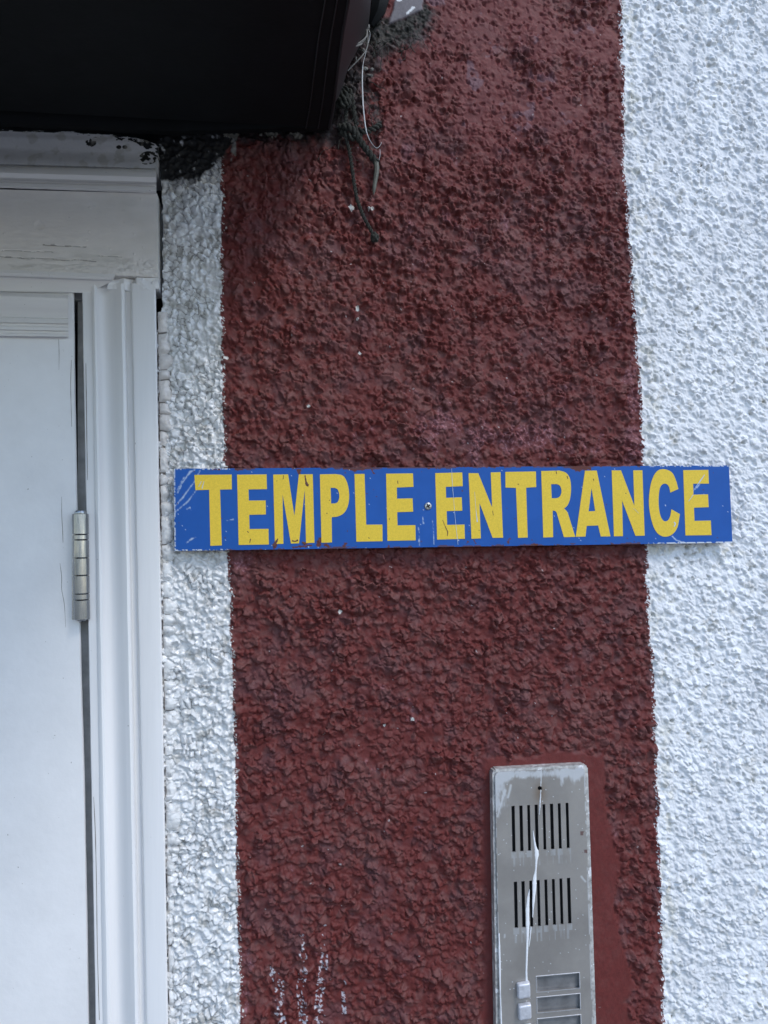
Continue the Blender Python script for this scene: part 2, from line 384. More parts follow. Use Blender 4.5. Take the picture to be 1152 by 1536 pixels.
    # white lump patches showing near the awning corner, dark daub, moss, scab
    c = mix(c, (.060, .052, .052), .8 * bk * ss(-.5, .3, fbm(u, v, 4, 222, 3)))
    c = mix(c, (.012, .012, .013), np.clip(black * ss(-.55, -.1, fbm(u, v, 5, 290, 3) + .25), 0, 1))
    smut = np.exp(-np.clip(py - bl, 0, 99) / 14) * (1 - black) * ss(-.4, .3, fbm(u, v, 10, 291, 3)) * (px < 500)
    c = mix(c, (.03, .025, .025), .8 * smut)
    pale = seg_mask(px, py, [(352, 205, 5), (350, 228, 7), (346, 246, 5)]) + 6 * fbm(u, v, 4, 292, 3)
    pale2 = np.maximum.reduce([seg_mask(px, py, [(338, 203, 2), (356, 203, 2.5), (348, 212, 1.5)]), seg_mask(px, py, [(392, 203, 2), (412, 204, 2.5), (409, 209, 1)]),
                               seg_mask(px, py, [(436, 204, 2), (450, 205, 2.5)])]) + 4 * fbm(u, v, 3, 293, 3)
    c = mix(c, (.30, .29, .27), .8 * ss(1, 3, pale - 3)); c = mix(c, (.34, .31, .26), .85 * ss(0, 1.5, pale2))
    sideg = seg_mask(px, py, [(492, 190, 8), (500, 170, 12), (512, 150, 16), (530, 120, 10)]) + 10 * fbm(u, v, 6, 294, 3)
    c = mix(c, (.085, .082, .080), .75 * ss(-2, 5, sideg))
    gr = seg_mask(px, py, [(505, 205, 10), (515, 150, 22), (535, 100, 24), (560, 60, 26), (600, 50, 18), (630, 30, 12)]) + 22 * fbm(u, v, 13, 296, 4, .6) + 7
    c = mix(c, (.036, .029, .029), .85 * ss(-12, 10, gr) * (1 - scb)); c = mix(c, (.14, .12, .12), .6 * ss(0, 8, gr) * ss(.2, .5, fbm(u, v, 3, 297, 2)))
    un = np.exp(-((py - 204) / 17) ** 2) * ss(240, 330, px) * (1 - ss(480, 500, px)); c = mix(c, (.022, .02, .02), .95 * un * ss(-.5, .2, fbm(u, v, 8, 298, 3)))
    c = mix(c, (.34, .31, .26), .9 * ss(0, 1.5, pale2 + 1)); c = mix(c, (.30, .29, .27), .8 * ss(1, 3, pale - 2))
    c = mix(c, (.017, .018, .014), .95 * ms * ss(-.7, -.1, fbm(u, v, 4, 295, 3)))
    c = mix(c, (.16, .15, .165), scb)
    c = mix(c, (.75, .76, .78), 1. * (((px - 598) / 5) ** 2 + ((py - 1) / 4) ** 2 < 1))
    c = mix(c, (.70, .72, .74), 1. * (seg_mask(px, py, [(609, 24, 1.5), (619, 15, 2.5)]) + 1.2 * spk > 0))
    h = np.maximum(h, -1.5)
    dk = ss(0, 1, (zone == 0) * (1 - .30 * sm) * (1 - np.clip(black, 0, 1)) * (1 - scb))[..., None]
    c = np.where((c.max(-1) < .3)[..., None], c * (1 - .25 * dk), c)
    return h * .001, np.clip(c, 0, 1), np.where(black > .5, 3, zone), px, py

wall = empty('wall', V(650, 768, 0), 'roughcast wall painted with a wide maroon band between white areas', 'wall')
x0 = float(P(232, 768)[0]); x1 = float(P(1185, 768)[0]); z1 = float(P(576, -40)[2]) + .02; z0 = float(P(576, 1575)[2]) - .01
STEP = .00092
xs = np.arange(x0, x1 + .02, STEP); zs = np.arange(z1, z0, -STEP)
X, Z = np.meshgrid(xs, zs)
h, c, zone, px, py = wall_surface(X, Z)
verts = np.stack([X, -h, Z], -1).reshape(-1, 3); q = grid_quads(*X.shape)
casing_x = np.interp(py, [0, 200, 480, 1536, 1700], [233, 236, 238, 255, 258])
zq = zone[:-1, :-1]; gapw = np.interp(py, [200, 250, 280, 420, 470, 500], [-4, 3, 6, 6.5, 5, -4]) + 1.5 * vnoise(X * 1000, Z * 1000, 5, 371)
ok = (px[:-1, :-1] > (casing_x + gapw)[:-1, :-1])
ch = c.reshape(-1, 3)
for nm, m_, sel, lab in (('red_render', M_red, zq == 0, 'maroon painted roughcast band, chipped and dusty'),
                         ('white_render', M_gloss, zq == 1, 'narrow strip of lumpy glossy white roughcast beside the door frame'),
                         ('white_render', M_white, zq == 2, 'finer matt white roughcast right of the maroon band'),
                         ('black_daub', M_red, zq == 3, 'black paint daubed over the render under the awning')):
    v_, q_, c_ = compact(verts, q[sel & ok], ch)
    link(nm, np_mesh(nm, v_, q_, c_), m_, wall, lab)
# the wall goes on outside the picture, coarser
XR = float(xs[-1]); ZT = float(zs[0]); ZB = float(zs[-1]); XL = float(P(240, 900)[0])
def coarse(xa, xb, za, zb, st=.008):
    cx = np.linspace(xa, xb, int((xb - xa) / st) + 2); cz = np.linspace(zb, za, int((zb - za) / st) + 2)
    A, B = np.meshgrid(cx, cz)
    hh, cc, zz, _, _ = wall_surface(A, B)
    vv = np.stack([A, -hh * .8 + .0012, B], -1).reshape(-1, 3); qq = grid_quads(*A.shape)
    for zi, mm, nm in ((0, M_red, 'red_render'), (1, M_gloss, 'white_render'), (2, M_white, 'white_render'), (3, M_red, 'black_daub')):
        s_ = (zz[:-1, :-1] == zi)
        if s_.sum():
            v_, q_, c_ = compact(vv, qq[s_], cc.reshape(-1, 3)); link(nm, np_mesh(nm, v_, q_, c_), mm, wall)
coarse(XR - .006, XR + .9, 0, 2.9, .009)
coarse(XL, XR, 0, ZB + .005)
coarse(-1.25, XR, ZT - .005, 2.9, .009)
def box_mesh(name, lo, hi):
    bm = bmesh.new(); bmesh.ops.create_cube(bm, size=1)
    for v in bm.verts:
        v.co = Vector([(lo[i] + hi[i]) / 2 + v.co[i] * (hi[i] - lo[i]) for i in range(3)])
    me = bpy.data.meshes.new(name); bm.to_mesh(me); bm.free(); return me
link('dark_backing', box_mesh('dark_backing', (-2.0, .13, 0), (XR + .9, .33, 2.9)), M_dark, wall)  # near-black backing added behind the wall so no sky light leaks through

def crv(pts, n=6):
    """Catmull-Rom through the points"""
    o = []; p = [np.array(q, float) for q in pts]; p = [2 * p[0] - p[1]] + p + [2 * p[-1] - p[-2]]
    for i in range(1, len(p) - 2):
        for k in range(n):
            t = k / n
            o.append(tuple(.5 * ((2 * p[i]) + (-p[i - 1] + p[i + 1]) * t + (2 * p[i - 1] - 5 * p[i] + 4 * p[i + 1] - p[i + 2]) * t * t + (-p[i - 1] + 3 * p[i] - 3 * p[i + 1] + p[i + 2]) * t ** 3)))
    o.append(tuple(p[-2])); return o
def ribbon(name, pts, y, thick, material, parent, label=None, jag=.25, n=5):
    pts = [np.array(p, float) for p in pts]; L_, R2 = [], []
    fine = crv(pts, n)
    for i, p in enumerate(fine):
        a = np.array(fine[max(0, i - 1)]); b = np.array(fine[min(len(fine) - 1, i + 1)]); d = (b - a)[:2]; d /= (np.hypot(*d) + 1e-9)
        nn = np.array([-d[1], d[0]]); w_ = max(.12, p[2] * (1 + random.uniform(-jag, jag)))
        L_.append((p[0] + nn[0] * w_, p[1] + nn[1] * w_)); R2.append((p[0] - nn[0] * w_, p[1] - nn[1] * w_))
    bm = bmesh.new()
    tl = [bm.verts.new(V(a, b, y)) for a, b in L_]; tr = [bm.verts.new(V(a, b, y)) for a, b in R2]
    md = [bm.verts.new(V((a[0] + b[0]) / 2, (a[1] + b[1]) / 2, y - thick)) for a, b in zip(L_, R2)]
    for i in range(len(tl) - 1):
        for s1, s2 in ((tl, md), (md, tr)):
            f = bm.faces.new((s1[i], s1[i + 1], s2[i + 1], s2[i])); f.smooth = True
    bmesh.ops.recalc_face_normals(bm, faces=bm.faces)
    if sum(f.normal.y for f in bm.faces) > 0: bmesh.ops.reverse_faces(bm, faces=bm.faces)
    me = bpy.data.meshes.new(name); bm.to_mesh(me); bm.free()
    return link(name, me, material, parent, label)
def joined(name, objs, material, parent, label=None, kind=None):
    bm = bmesh.new()
    for o in objs: bm.from_mesh(o.data)
    me = bpy.data.meshes.new(name); bm.to_mesh(me); bm.free()
    for o in objs: bpy.data.objects.remove(o)
    o = link(name, me, material, parent, label)
    if kind: o['kind'] = kind
    return o
# ------------------------------------------------------------------ mouldings: sections of (px at each station, depth)
def sweep(name, stations, material, parent, smooth=True, label=None, closed=False, ends=True):
    """stations: list of lists of world points; consecutive stations are joined by quads"""
    n = len(stations[0]); vs = np.array([p for s in stations for p in s], float); qs = []
    m = n if closed else n - 1
    for k in range(len(stations) - 1):
        for i in range(m):
            j = (i + 1) % n
            qs.append((k * n + i, k * n + j, (k + 1) * n + j, (k + 1) * n + i))
    bm = bmesh.new(); bv = [bm.verts.new(v) for v in vs]
    for f in qs:
        ff = bm.faces.new([bv[i] for i in f]); ff.smooth = smooth
    if ends and closed:
        for k in (0, len(stations) - 1):
            try: bm.faces.new([bv[k * n + i] for i in range(n)])
            except ValueError: pass
    bmesh.ops.recalc_face_normals(bm, faces=bm.faces)
    for e in bm.edges:
        if len(e.link_faces) == 2 and e.calc_face_angle(0) > .6: e.smooth = False
    me = bpy.data.meshes.new(name); bm.to_mesh(me); bm.free()
    return link(name, me, material, parent, label)
def lerp(a, b, t): return a + (b - a) * t
def wob(t, s, a): return a * math.sin(t * 37.3 + s * 5.1) * math.sin(t * 13.7 + s)

frame = empty('door_frame', V(180, 1300, 0), 'white painted moulded timber frame around the white door', 'door frame')
def vertical(prof, ytop, material, name, parent, rows=26, closed=False, wobble=.25, label=None, ydown=1620, back=.03):
    """prof: list of (px at y=700, px at y=1536, depth)"""
    st = []
    for k in range(rows + 1):
        py_ = lerp(ytop, ydown, k / rows)
        st.append([V(lerp(a, b, (py_ - 700) / 836) + wob(k * .21 + a, 1, wobble), py_, d) for a, b, d in prof])
    last = [Vector((p.x, p.y, .02)) for p in st[-1]]
    st.append(last)
    return sweep(name, st, material, parent, True, label, closed)
def horizontal(prof, xend, material, name, parent, cols=14, closed=True, label=None, xsl=0., miter=None):
    """prof: list of (py at x=0, py at x=235, depth); runs from far left to xend (or a per-point mitre)"""
    st = []
    first = None
    for k in range(cols + 1):
        t = k / cols
        row = []
        for i, (a, b, d) in enumerate(prof):
            xe = xend if miter is None else miter[i]
            px_ = lerp(-40, xe, t)
            row.append(V(px_, lerp(a, b, px_ / 235) + wob(k * .4 + a, 2, .3), d))
        st.append(row)
    st.insert(0, [Vector((-1.1, p.y, p.z)) for p in st[0]])
    return sweep(name, st, material, parent, True, label, closed)

# architrave: flat, groove, bead, cove, quirk, inner flat
arch = [(128, 143.5, .06), (128, 143.5, .0), (129, 144.5, -.0018), (141.5, 154, -.0022), (142.5, 157, -.0045), (146, 161.5, -.0058), (149, 165, -.0052)]
for t in np.linspace(0, 1, 9)[1:]:
    a = lerp(149, 180, t); b = lerp(165, 196, t)
    arch.append((a, b, -.0052 + .0062 * math.sin(math.pi * min(1, t * 1.05)) ** .8 - .004 * max(0, t - .5)))
arch += [(183, 199, -.0088), (187, 203, -.0104), (191, 207, -.0096), (193, 209.5, -.0070), (194, 211, -.0045), (201, 218, -.0045), (202, 219.5, -.0085), (203.5, 221, -.0108), (207, 224, -.0115), (236, 250, -.0115), (238, 252, -.0100), (238.6, 252.6, .004), (238.6, 252.6, .06)]
vertical(arch, 425, M_woodv, 'architrave', frame, 40)
# corner block where the mouldings meet, thick with paint
def blob_panel(name, quad, depthf, material, parent, nx, ny, colf=None, label=None, thick=.02, keepf=None):
    """quad px corners TL,TR,BR,BL ; relief grid with side walls"""
    (ax, ay), (bx, by), (cx_, cy_), (dx, dy) = quad
    s, t = np.meshgrid(np.linspace(0, 1, nx), np.linspace(0, 1, ny))
    gx = (ax * (1 - s) + bx * s) * (1 - t) + (dx * (1 - s) + cx_ * s) * t
    gy = (ay * (1 - s) + by * s) * (1 - t) + (dy * (1 - s) + cy_ * s) * t
    dep = depthf(gx, gy, s, t); vs = P(gx, gy, 0 * gx + np.mean(dep)); vs[..., 1] = dep
    keep = np.ones((ny - 1, nx - 1), bool) if keepf is None else keepf(gx[:-1, :-1], gy[:-1, :-1], s[:-1, :-1], t[:-1, :-1])
    me = masked_plate(name, vs, keep, thick, None if colf is None else colf(gx, gy, s, t))
    me.polygons.foreach_set('use_smooth', np.ones(len(me.polygons), bool))
    mod = None
    o = link(name, me, material, parent, label)
    for e in (): pass
    try: me.set_sharp_from_angle(angle=math.radians(50))
    except Exception: pass
    return o
def board_depth(gx, gy, s, t):
    d = np.full(gx.shape, -.0125)
    d += .0003 * fbm(gx, gy, 60, 301, 3) - .0002 * fbm(gx * .25, gy, 6, 302, 3)
    for cx_, cy_, ln, amp in ((70, 388, 75, .0011), (20, 376, 60, .0006), (98, 369, 34, .0008), (165, 384, 20, .0007), (120, 397, 60, .0005)):
        yy = cy_ + .045 * (gx - cx_) + 2.2 * fbm(gx, gy * 0 + cy_, 26, 303, 3)
        d += amp * np.exp(-((gy - yy) / .9) ** 2) * ss(ln, ln * .7, np.abs(gx - cx_)) 
    d -= .0006 * ss(386, 402, gy) * ss(0, .5, fbm(gx * .4, gy, 7, 304, 3))
    d += .0007 * np.exp(-(((gx - 59) / 7) ** 2 + ((gy - 338) / 6) ** 2) ** 2)          # filled nail head
    d -= .0006 * ss(140, 180, gx) * ss(380, 400, gy) * np.abs(fbm(gx, gy, 10, 305, 3)) * 2
    n1, _, nr, _ = cells(gx, gy, 17, 306); d -= .0005 * (nr > .75) * np.clip(1 - n1 / .12, 0, 1)
    return d
def board_col(gx, gy, s, t):
    c = np.ones(gx.shape + (3,)) * np.array([.72, .68, .64])
    def mx(c, d, k): return c * (1 - k[..., None]) + np.asarray(d) * k[..., None]
    c = mx(c, (.60, .57, .52), .5 * ss(0, .6, fbm(gx * .5, gy, 40, 310, 4)))
    for cx_, cy_, ln, wd in ((70, 388, 75, .8), (20, 376, 60, .5), (98, 369, 34, .9), (165, 384, 20, .6)):
        yy = cy_ + .045 * (gx - cx_) + 2.2 * fbm(gx, gy * 0 + cy_, 26, 303, 3)
        c = mx(c, (.22, .20, .18), .8 * (np.abs(gy - yy) < wd * (.6 + fbm(gx, gy, 9, 312, 2))) * (np.abs(gx - cx_) < ln))
    c = mx(c, (.50, .47, .43), .5 * ss(370, 392, gy) * ss(.05, .5, fbm(gx * .25, gy, 5, 313, 3)) * (gx < 200))
    return c
blob_panel('head_board', [(-40, 283), (235.5, 290), (237.5, 416), (-40, 404)], board_depth, M_board, frame, 380, 170, board_col, thick=.05)
link('head_board', box_mesh('head_board', (-1.1, -.0125, float(P(-40, 404)[2])), (float(P(-40, 300)[0]), .05, float(P(-40, 283)[2]))), M_wood, frame)
# small moulding under the board, running into the architrave
mx_ = [165, 172, 172, 168, 160, 150, 140, 134, 134]
horizontal([(404, 414, .0), (404, 414, -.0150), (409, 418, -.0158), (413, 422, -.0135), (415, 424, -.0085), (426, 434, -.0040), (434, 440, -.0020), (437, 441, -.0015), (437, 441, .05)],
           165, M_woodh, 'head_moulding', frame, 24, True, miter=[168, 172, 172, 170, 168, 150, 136, 133, 133])
# corner plate joining architrave and head moulding
def corner_depth(gx, gy, s, t):
    d = -.0072 - .0045 * ss(198, 206, gx + 2 * fbm(gx, gy, 9, 320, 2)) - .002 * np.exp(-((gx - 186) / 5) ** 2)
    d += .0025 * np.exp(-((gx - 199 + 2 * fbm(gx, gy, 20, 322, 2)) / 3) ** 2) - .0012 * fbm(gx, gy, 9, 321, 3)
    d += .0022 * np.exp(-((gy - 415.5 - 1.5 * fbm(gx, gy * 0, 14, 323, 3)) / 1.4) ** 2)
    return d
blob_panel('corner_joint', [(163, 413), (238, 416.5), (239.5, 440), (160, 432)], corner_depth, M_woodv, frame, 110, 46, thick=.03,
           keepf=lambda gx, gy, s, t: gy < 436 + 3 * fbm(gx, gy, 7, 325, 2) - 3 * ss(205, 235, gx))
# cornice above the board: cyma, fillet, bead
horizontal([(247, 255, .04), (247, 255, -.006), (249, 254, -.0200), (252, 257, -.0235), (259, 266, -.0245), (266, 273, -.0215), (270, 277, -.0150), (273, 279.5, -.0140), (274, 281, -.0185), (279, 286, -.0190), (281, 288.5, -.0165), (282, 290, -.0130), (282, 290, .04)],
           234.5, M_woodh, 'cornice', frame, 20, True)
# top board with its broken, half blackened edge
def top_depth(gx, gy, s, t):
    return -.012 + .0045 * ss(.15, 0, 1 - t) * 0 - .006 * ss(.55, 1., t) - .0004 * fbm(gx, gy, 12, 330, 3) + .0012 * ss(206, 196, gy - .04 * gx)
def top_keep(gx, gy, s, t):
    e = np.interp(gx, [-40, 0, 70, 150, 190, 215, 232, 240], [190, 192, 194, 199, 202, 207, 214, 222])
    return gy > e + 3.0 * fbm(gx * .5, gy, 12, 331, 3)
def top_col(gx, gy, s, t):
    c = np.ones(gx.shape + (3,)) * np.array([.56, .55, .56])
    def mx(c, d, k): return c * (1 - k[..., None]) + np.asarray(d) * k[..., None]
    e = np.interp(gx, [-40, 0, 70, 150, 190, 215, 232, 240], [190, 192, 194, 199, 202, 208, 222, 232])
    n = fbm(gx * .35, gy, 4, 332, 4, .6)
    c = mx(c, (.012, .012, .012), 1. * ((gy - e < 9 * ss(90, 220, gx) + 3) & (n > .02)))
    c = mx(c, (.010, .010, .010), 1. * ((((gx - 136) / 7) ** 2 + ((gy - 213) / 6) ** 2) + .8 * fbm(gx, gy, 5, 333, 2) < 1))
    c = mx(c, (.012, .012, .012), 1. * ((((gx - 178) / 4) ** 2 + ((gy - 220) / 3) ** 2) < 1) + 1. * ((((gx - 187) / 4) ** 2 + ((gy - 220) / 3) ** 2) < 1))
    c = mx(c, (.015, .014, .012), 1. * ((np.hypot((gx - 222) / 14, (gy - 238) / 12) < 1) & (fbm(gx, gy, 6, 334, 3) > .1)))
    c = mx(c, (.35, .33, .29), .5 * ss(.1, .5, fbm(gx, gy, 14, 335, 3)))
    return c
blob_panel('top_board', [(-40, 182), (238, 196), (235, 256), (-40, 248)], top_depth, M_board, frame, 360, 90, top_col, thick=.05, keepf=top_keep)
link('top_board', box_mesh('top_board', (-1.1, -.012, float(P(-40, 246)[2])), (float(P(-40, 300)[0]), .04, float(P(-40, 190)[2]))), M_wood, frame)
# rebate seen through the gap between door and frame
link('rebate', box_mesh('rebate', (float(P(108, 700)[0]), .022, .02), (float(P(128, 700)[0]) + .012, .1, float(P(100, 436)[2]))), M_grey, frame)
link('rebate', box_mesh('rebate', (-1.1, .016, float(P(60, 441)[2])), (float(P(128, 700)[0]) + .006, .1, float(P(60, 405)[2]))), M_grey, frame)

# bead of sealant and fat paint between frame and render
ny, nx = 1300, 26
s, t = np.meshgrid(np.linspace(0, 1, nx), np.linspace(0, 1, ny))
gy = lerp(470, 1600, t)
lumps = []; y_ = 466.
while y_ < 1620: L_ = random.choice([16, 22, 27, 33, 40]) * random.uniform(.8, 1.15); lumps.append((y_, y_ + L_, random.uniform(.65, 1.25))); y_ += L_
lh = np.zeros(ny); lw = np.zeros(ny)
for a, b, k in lumps:
    m_ = (gy[:, 0] >= a) & (gy[:, 0] < b); tt = (gy[m_, 0] - a) / (b - a)
    pk = random.uniform(.3, .7); t2 = np.where(tt < pk, tt / pk * .5, .5 + (tt - pk) / (1 - pk) * .5); lh[m_] = k * np.clip(1 - (2 * t2 - 1) ** 2, 0, 1) ** .6; lw[m_] = k * (.45 + .55 * np.clip(1 - (2 * t2 - 1) ** 2, 0, 1) ** .5)
base = np.interp(gy, [470, 700, 1000, 1536, 1600], [236, 239.5, 245, 253.5, 254.5])
width = (7 + 13 * lw[:, None] + 4 * fbm(gy, gy * 0, 30, 340, 2)) * (1 - .45 * ss(1000, 1500, gy) * (vnoise(gy, gy * 0, 60, 341) > -.2))
width = width * (1 + .28 * fbm(gy, gy * 0, 9, 346, 3)); width = np.maximum(width, 5)
gx = base + s * width
gy = gy + 5 * (s - .3) ** 2 * np.sin(gy / 47.) + 1.5 * fbm(gx, gy, 18, 345, 2)
hh = .0052 * np.sqrt(np.clip(1 - (2 * s - 1) ** 2, 0, 1)) * (.25 + lh[:, None]) + .0009 * fbm(gx, gy, 7, 342, 3) * ss(0, .2, s) - .0016 * ss(700, 1100, gy) * (vnoise(gy, gy * 0, 45, 347) > -.1)
vs = P(gx, gy, 0 * gx); vs[..., 1] = -.0005 - hh
cc = np.ones(gx.shape + (3,)) * np.array([.70, .70, .695])
cc *= (1 - .3 * ss(0, .5, fbm(gx, gy, 8, 349, 3)))[..., None]
cream = (1 - ss(640, 800, gy)) * .5
cc = cc * (1 - cream[..., None]) + np.array([.60, .53, .47]) * cream[..., None]
crk = (lh[:, None] < .26) & (vnoise(gy, gy * 0, 25, 348) > -.35); cc = np.where(crk[..., None], np.array([.16, .14, .12]), cc)
edge_ = (s < .10 + .05 * vnoise(gy, gy * 0, 8, 351)); cc = np.where(edge_[..., None], np.array([.13, .08, .06]), cc)
link('sealant_bead', np_mesh('sealant_bead', vs.reshape(-1, 3), grid_quads(ny, nx).reshape(-1, 4), cc.reshape(-1, 3)), M_seal, frame, 'lumpy cracked bead of sealant along the frame')

# ------------------------------------------------------------------ door
door = empty('door', V(60, 1300, .01), 'plain flat white door with a steel hinge on its right edge', 'door')
leaf = [(-60, -60, .05), (-60, -60, .0012), (108, 124, .0012), (112.5, 132, .0016), (114.5, 133.2, .0032), (115.3, 134.2, .008), (115.3, 134.2, .05)]
st = []
for k in range(41):
    py_ = lerp(462, 1620, k / 40)
    row = []
    for a, b, d in leaf:
        if a < 0: p = V(-60, py_, d)
        else:
            xx = np.interp(py_, [440, 700, 1000, 1200, 1536, 1700], [a - 4, a, lerp(a, b, .39), lerp(a, b, .68), b, b + 2])
            p = V(xx + wob(k * .3 + a, 3, .35), py_, d)
        row.append(p)
    st.append(row)
for row in st: row[0] = Vector((-1.02, row[0].y, row[0].z)); row[1] = Vector((-1.02, row[1].y, row[1].z))
st.append([Vector((p.x, p.y, .02)) for p in st[-1]])
st.insert(0, [Vector((p.x, p.y, p.z + .028)) for p in st[0]])
sweep('door_leaf', st, M_wood, door, True)
# moulding planted across the head of the door
dm = [(438, 442, .03), (438, 442, -.004), (439.5, 443.5, -.0095), (444, 448, -.0125), (452, 456, -.0120), (462, 465, -.0080), (470, 472.5, -.0055), (475, 477.5, -.0050), (476.5, 479, -.0075), (483, 485, -.0078), (485, 487, -.0050), (488, 490, -.0050), (489.5, 491.5, -.0068), (494, 496, -.0068), (495.5, 497.5, -.0042), (499, 500.5, -.0040), (500, 501.5, -.0058), (503.5, 505, -.0052), (504.5, 505.5, -.0005), (504.5, 505.5, .03)]
dm = [(a, a + (b - a) * 2.35, d) for a, b, d in dm]
horizontal(dm, 102.5, M_woodh, 'door_head_moulding', door, 18, True)
# hinge
hinge = link('hinge', box_mesh('hinge', tuple(V(109.5, 929, .004)[i] if i != 1 else .0005 for i in range(3)), tuple(V(117, 772, .004)[i] if i != 1 else .003 for i in range(3))), M_hinge, door)
HX0, HX1 = 120.5, 122.8
def hp(py_, dd=-.0035):
    return V(lerp(HX0, HX1, (py_ - 770) / 160), py_, dd)
RH = .0079
def lathe(name, prof, material, parent, seg=28):
    """prof: (py, radius)"""
    st = []
    for py_, r in prof:
        c_ = hp(py_)
        st.append([Vector((c_.x + r * math.cos(2 * math.pi * k / seg), c_.y + r * math.sin(2 * math.pi * k / seg), c_.z)) for k in range(seg)])
    return sweep(name, st, material, parent, True, None, True)
ys_ = [770.5, 802, 810, 837, 863, 890.6, 899.7, 929.5]
names = ['knuckle', 'washer', 'knuckle', 'knuckle', 'knuckle', 'washer', 'knuckle']
for (a, b, nm) in zip(ys_[:-1], ys_[1:], names):
    r = RH if nm == 'knuckle' else RH * .985
    lathe(nm, [(a + .2, r * .5), (a + .35, r * .93), (a + 1.2, r), (b - 1.2, r), (b - .5, r * .93), (b - .3, r * .5)], M_hinge, hinge)
lathe('pin_cap', [(764.5, RH * .1), (765, RH * .45), (766.5, RH * .66), (769, RH * .72), (771.5, RH * .70)], M_hinge, hinge)
lathe('pin_cap', [(928.5, RH * .60), (931, RH * .55), (932.3, RH * .3), (932.6, RH * .05)], M_hinge, hinge)

# fine cracks in the paint of the leaf and along the inner edge of the architrave
M_crack = mat('crack_in_paint', base=(.16, .13, .11), rough=.9)
for pts, dd in (([(92.5, 745, .15), (92.6, 772, .3), (94, 798, .35), (94.5, 814, .2)], .0011), ([(90, 845, .2), (92.5, 866, .35), (92.5, 884, .3), (96.5, 907, .3), (98.5, 941, .15)], .0011),
                ([(88, 508, .2), (88.6, 530, .35), (88.4, 555, .15)], .0011), ([(107, 540, .3), (106, 580, .35), (107.6, 640, .25)], .0011)):
    ribbon('paint_crack', pts, dd, .00002, M_crack, door)
for pts, dd in (([(128.8, 545, .3), (129.6, 600, .5), (130.3, 660, .4), (131.4, 720, .3)], -.0022), ([(140.5, 1195, .2), (143, 1250, .45), (144.8, 1330, .4), (146, 1420, .4), (149, 1530, .35)], -.0022)):
    ribbon('paint_crack', pts, dd, .00002, M_crack, frame)

# ------------------------------------------------------------------ sign
SY = -.0135
sign = empty('sign', V(680, 760, SY), 'long blue sign with yellow capital letters reading TEMPLE ENTRANCE', 'sign')
def sign_keep(gx, gy, s, t):
    return np.minimum.reduce([gx - gx.min() + .6 + .3 * vnoise(gx, gy, 5, 350), s * 0 + 1]) > 0
SCR = [[(262, 760, .3), (275, 745, .9), (292, 722, .5), (300, 706, .2)], [(263, 768, .2), (282, 752, .7), (296, 733, .3)], [(266, 735, .3), (285, 708, 1.2), (293, 704, .4)],
       [(279, 815, .2), (288, 808, 1.), (294, 806, .3)], [(280, 764, .2), (285, 761, .6), (286, 765, .2)], [(1040, 736, .2), (1048, 728, .9), (1056, 715, .5)], [(340, 781, .2), (350, 779, .4)],
       [(628, 791, .3), (629, 819, .5)], [(634, 775, .3), (635, 785, .5)], [(649, 780, .2), (651, 816, .3)], [(1008, 804, .5), (1014, 810, .8), (1022, 813, .6), (1026, 814, 1.2)],
       [(1052, 725, .3), (1056, 712, .6)], [(266, 740, .3), (272, 728, .9)], [(268, 730, .1), (276, 716, .5)]]
CHIPS = [[(355, 703, 3), (362, 703, 2)], [(448, 706, 3), (450, 711, 1.5)], [(515, 702, 1.5), (530, 703, 4), (540, 702, 4), (556, 701, 1.5)], [(557, 703, .7), (561, 710, .6)], [(640, 702, 1.2), (700, 699, 1)],
         [(740, 699, 3), (752, 698, 2)], [(852, 698, 2), (866, 702, 5), (880, 700, 5), (886, 704, 2)], [(412, 821, 2), (413, 815, 2.4), (416, 808, 1)], [(455, 819, 1.6), (461, 814, 1.5)],
         [(440, 821, 1.3), (470, 818, 1)], [(478, 817, 3.4), (480, 810, 2.5)], [(488, 817, 3), (492, 819, 2)], [(516, 819, 2.2), (520, 815, 1.2)], [(583, 819, 1), (583, 821, 1.4)],
         [(700, 815, .8), (703, 811, .9)], [(714, 815, .7), (711, 811, .6)], [(762, 815, .7), (765, 806, .6)], [(798, 817, 2), (806, 817, 1.6)], [(318, 704, 1), (330, 704, .8)]]
def sign_col(gx, gy, s, t):
    c = np.ones(gx.shape + (3,)) * np.array([.006, .080, .34])
    def mx(c, d, k): return c * (1 - k[..., None]) + np.asarray(d) * k[..., None]
    c = mx(c, (.010, .092, .38), .5 * ss(-.2, .5, fbm(gx, gy, 50, 360, 3)))
    n = fbm(gx, gy, 2.5, 361, 3, .7)
    for sc in SCR: c = mx(c, (.50, .60, .72), .8 * ss(-.6, .6, seg_mask(gx, gy, sc) + .9 * n))
    for sc in CHIPS: c = mx(c, (.105, .028, .022), 1. * (seg_mask(gx, gy, sc) + 2.2 * n + .2 > 0))
    edge = np.minimum(t, 1 - t) * 124
    c = mx(c, (.09, .04, .05), .9 * ((edge < 1.6 + 2 * fbm(gx, gy, 9, 362, 2)) & (gx > 340) & (gx < 960) & (fbm(gx, gy, 20, 363, 2) > -.1)))
    c = mx(c, (.70, .72, .74), .9 * ((edge < 1.2) & (t > .5) & (gx > 1000) & (n > -.3)))
    c = mx(c, (.62, .66, .70), .9 * ((edge < 1.3) & ((gx < 345) | (gx > 970)) & (n > .15)))
    c = mx(c, (.6, .65, .7), .8 * ((s * 833 < 1.3) & (n > -.2)))
    f1, _, fr, _ = cells(gx, gy, 13, 364); c = mx(c, (.55, .62, .72), .9 * ((fr > .88) & (f1 < .05)))
    c = mx(c, (.09, .03, .03), .9 * ((fr < .10) & (f1 < .07)))
    return c
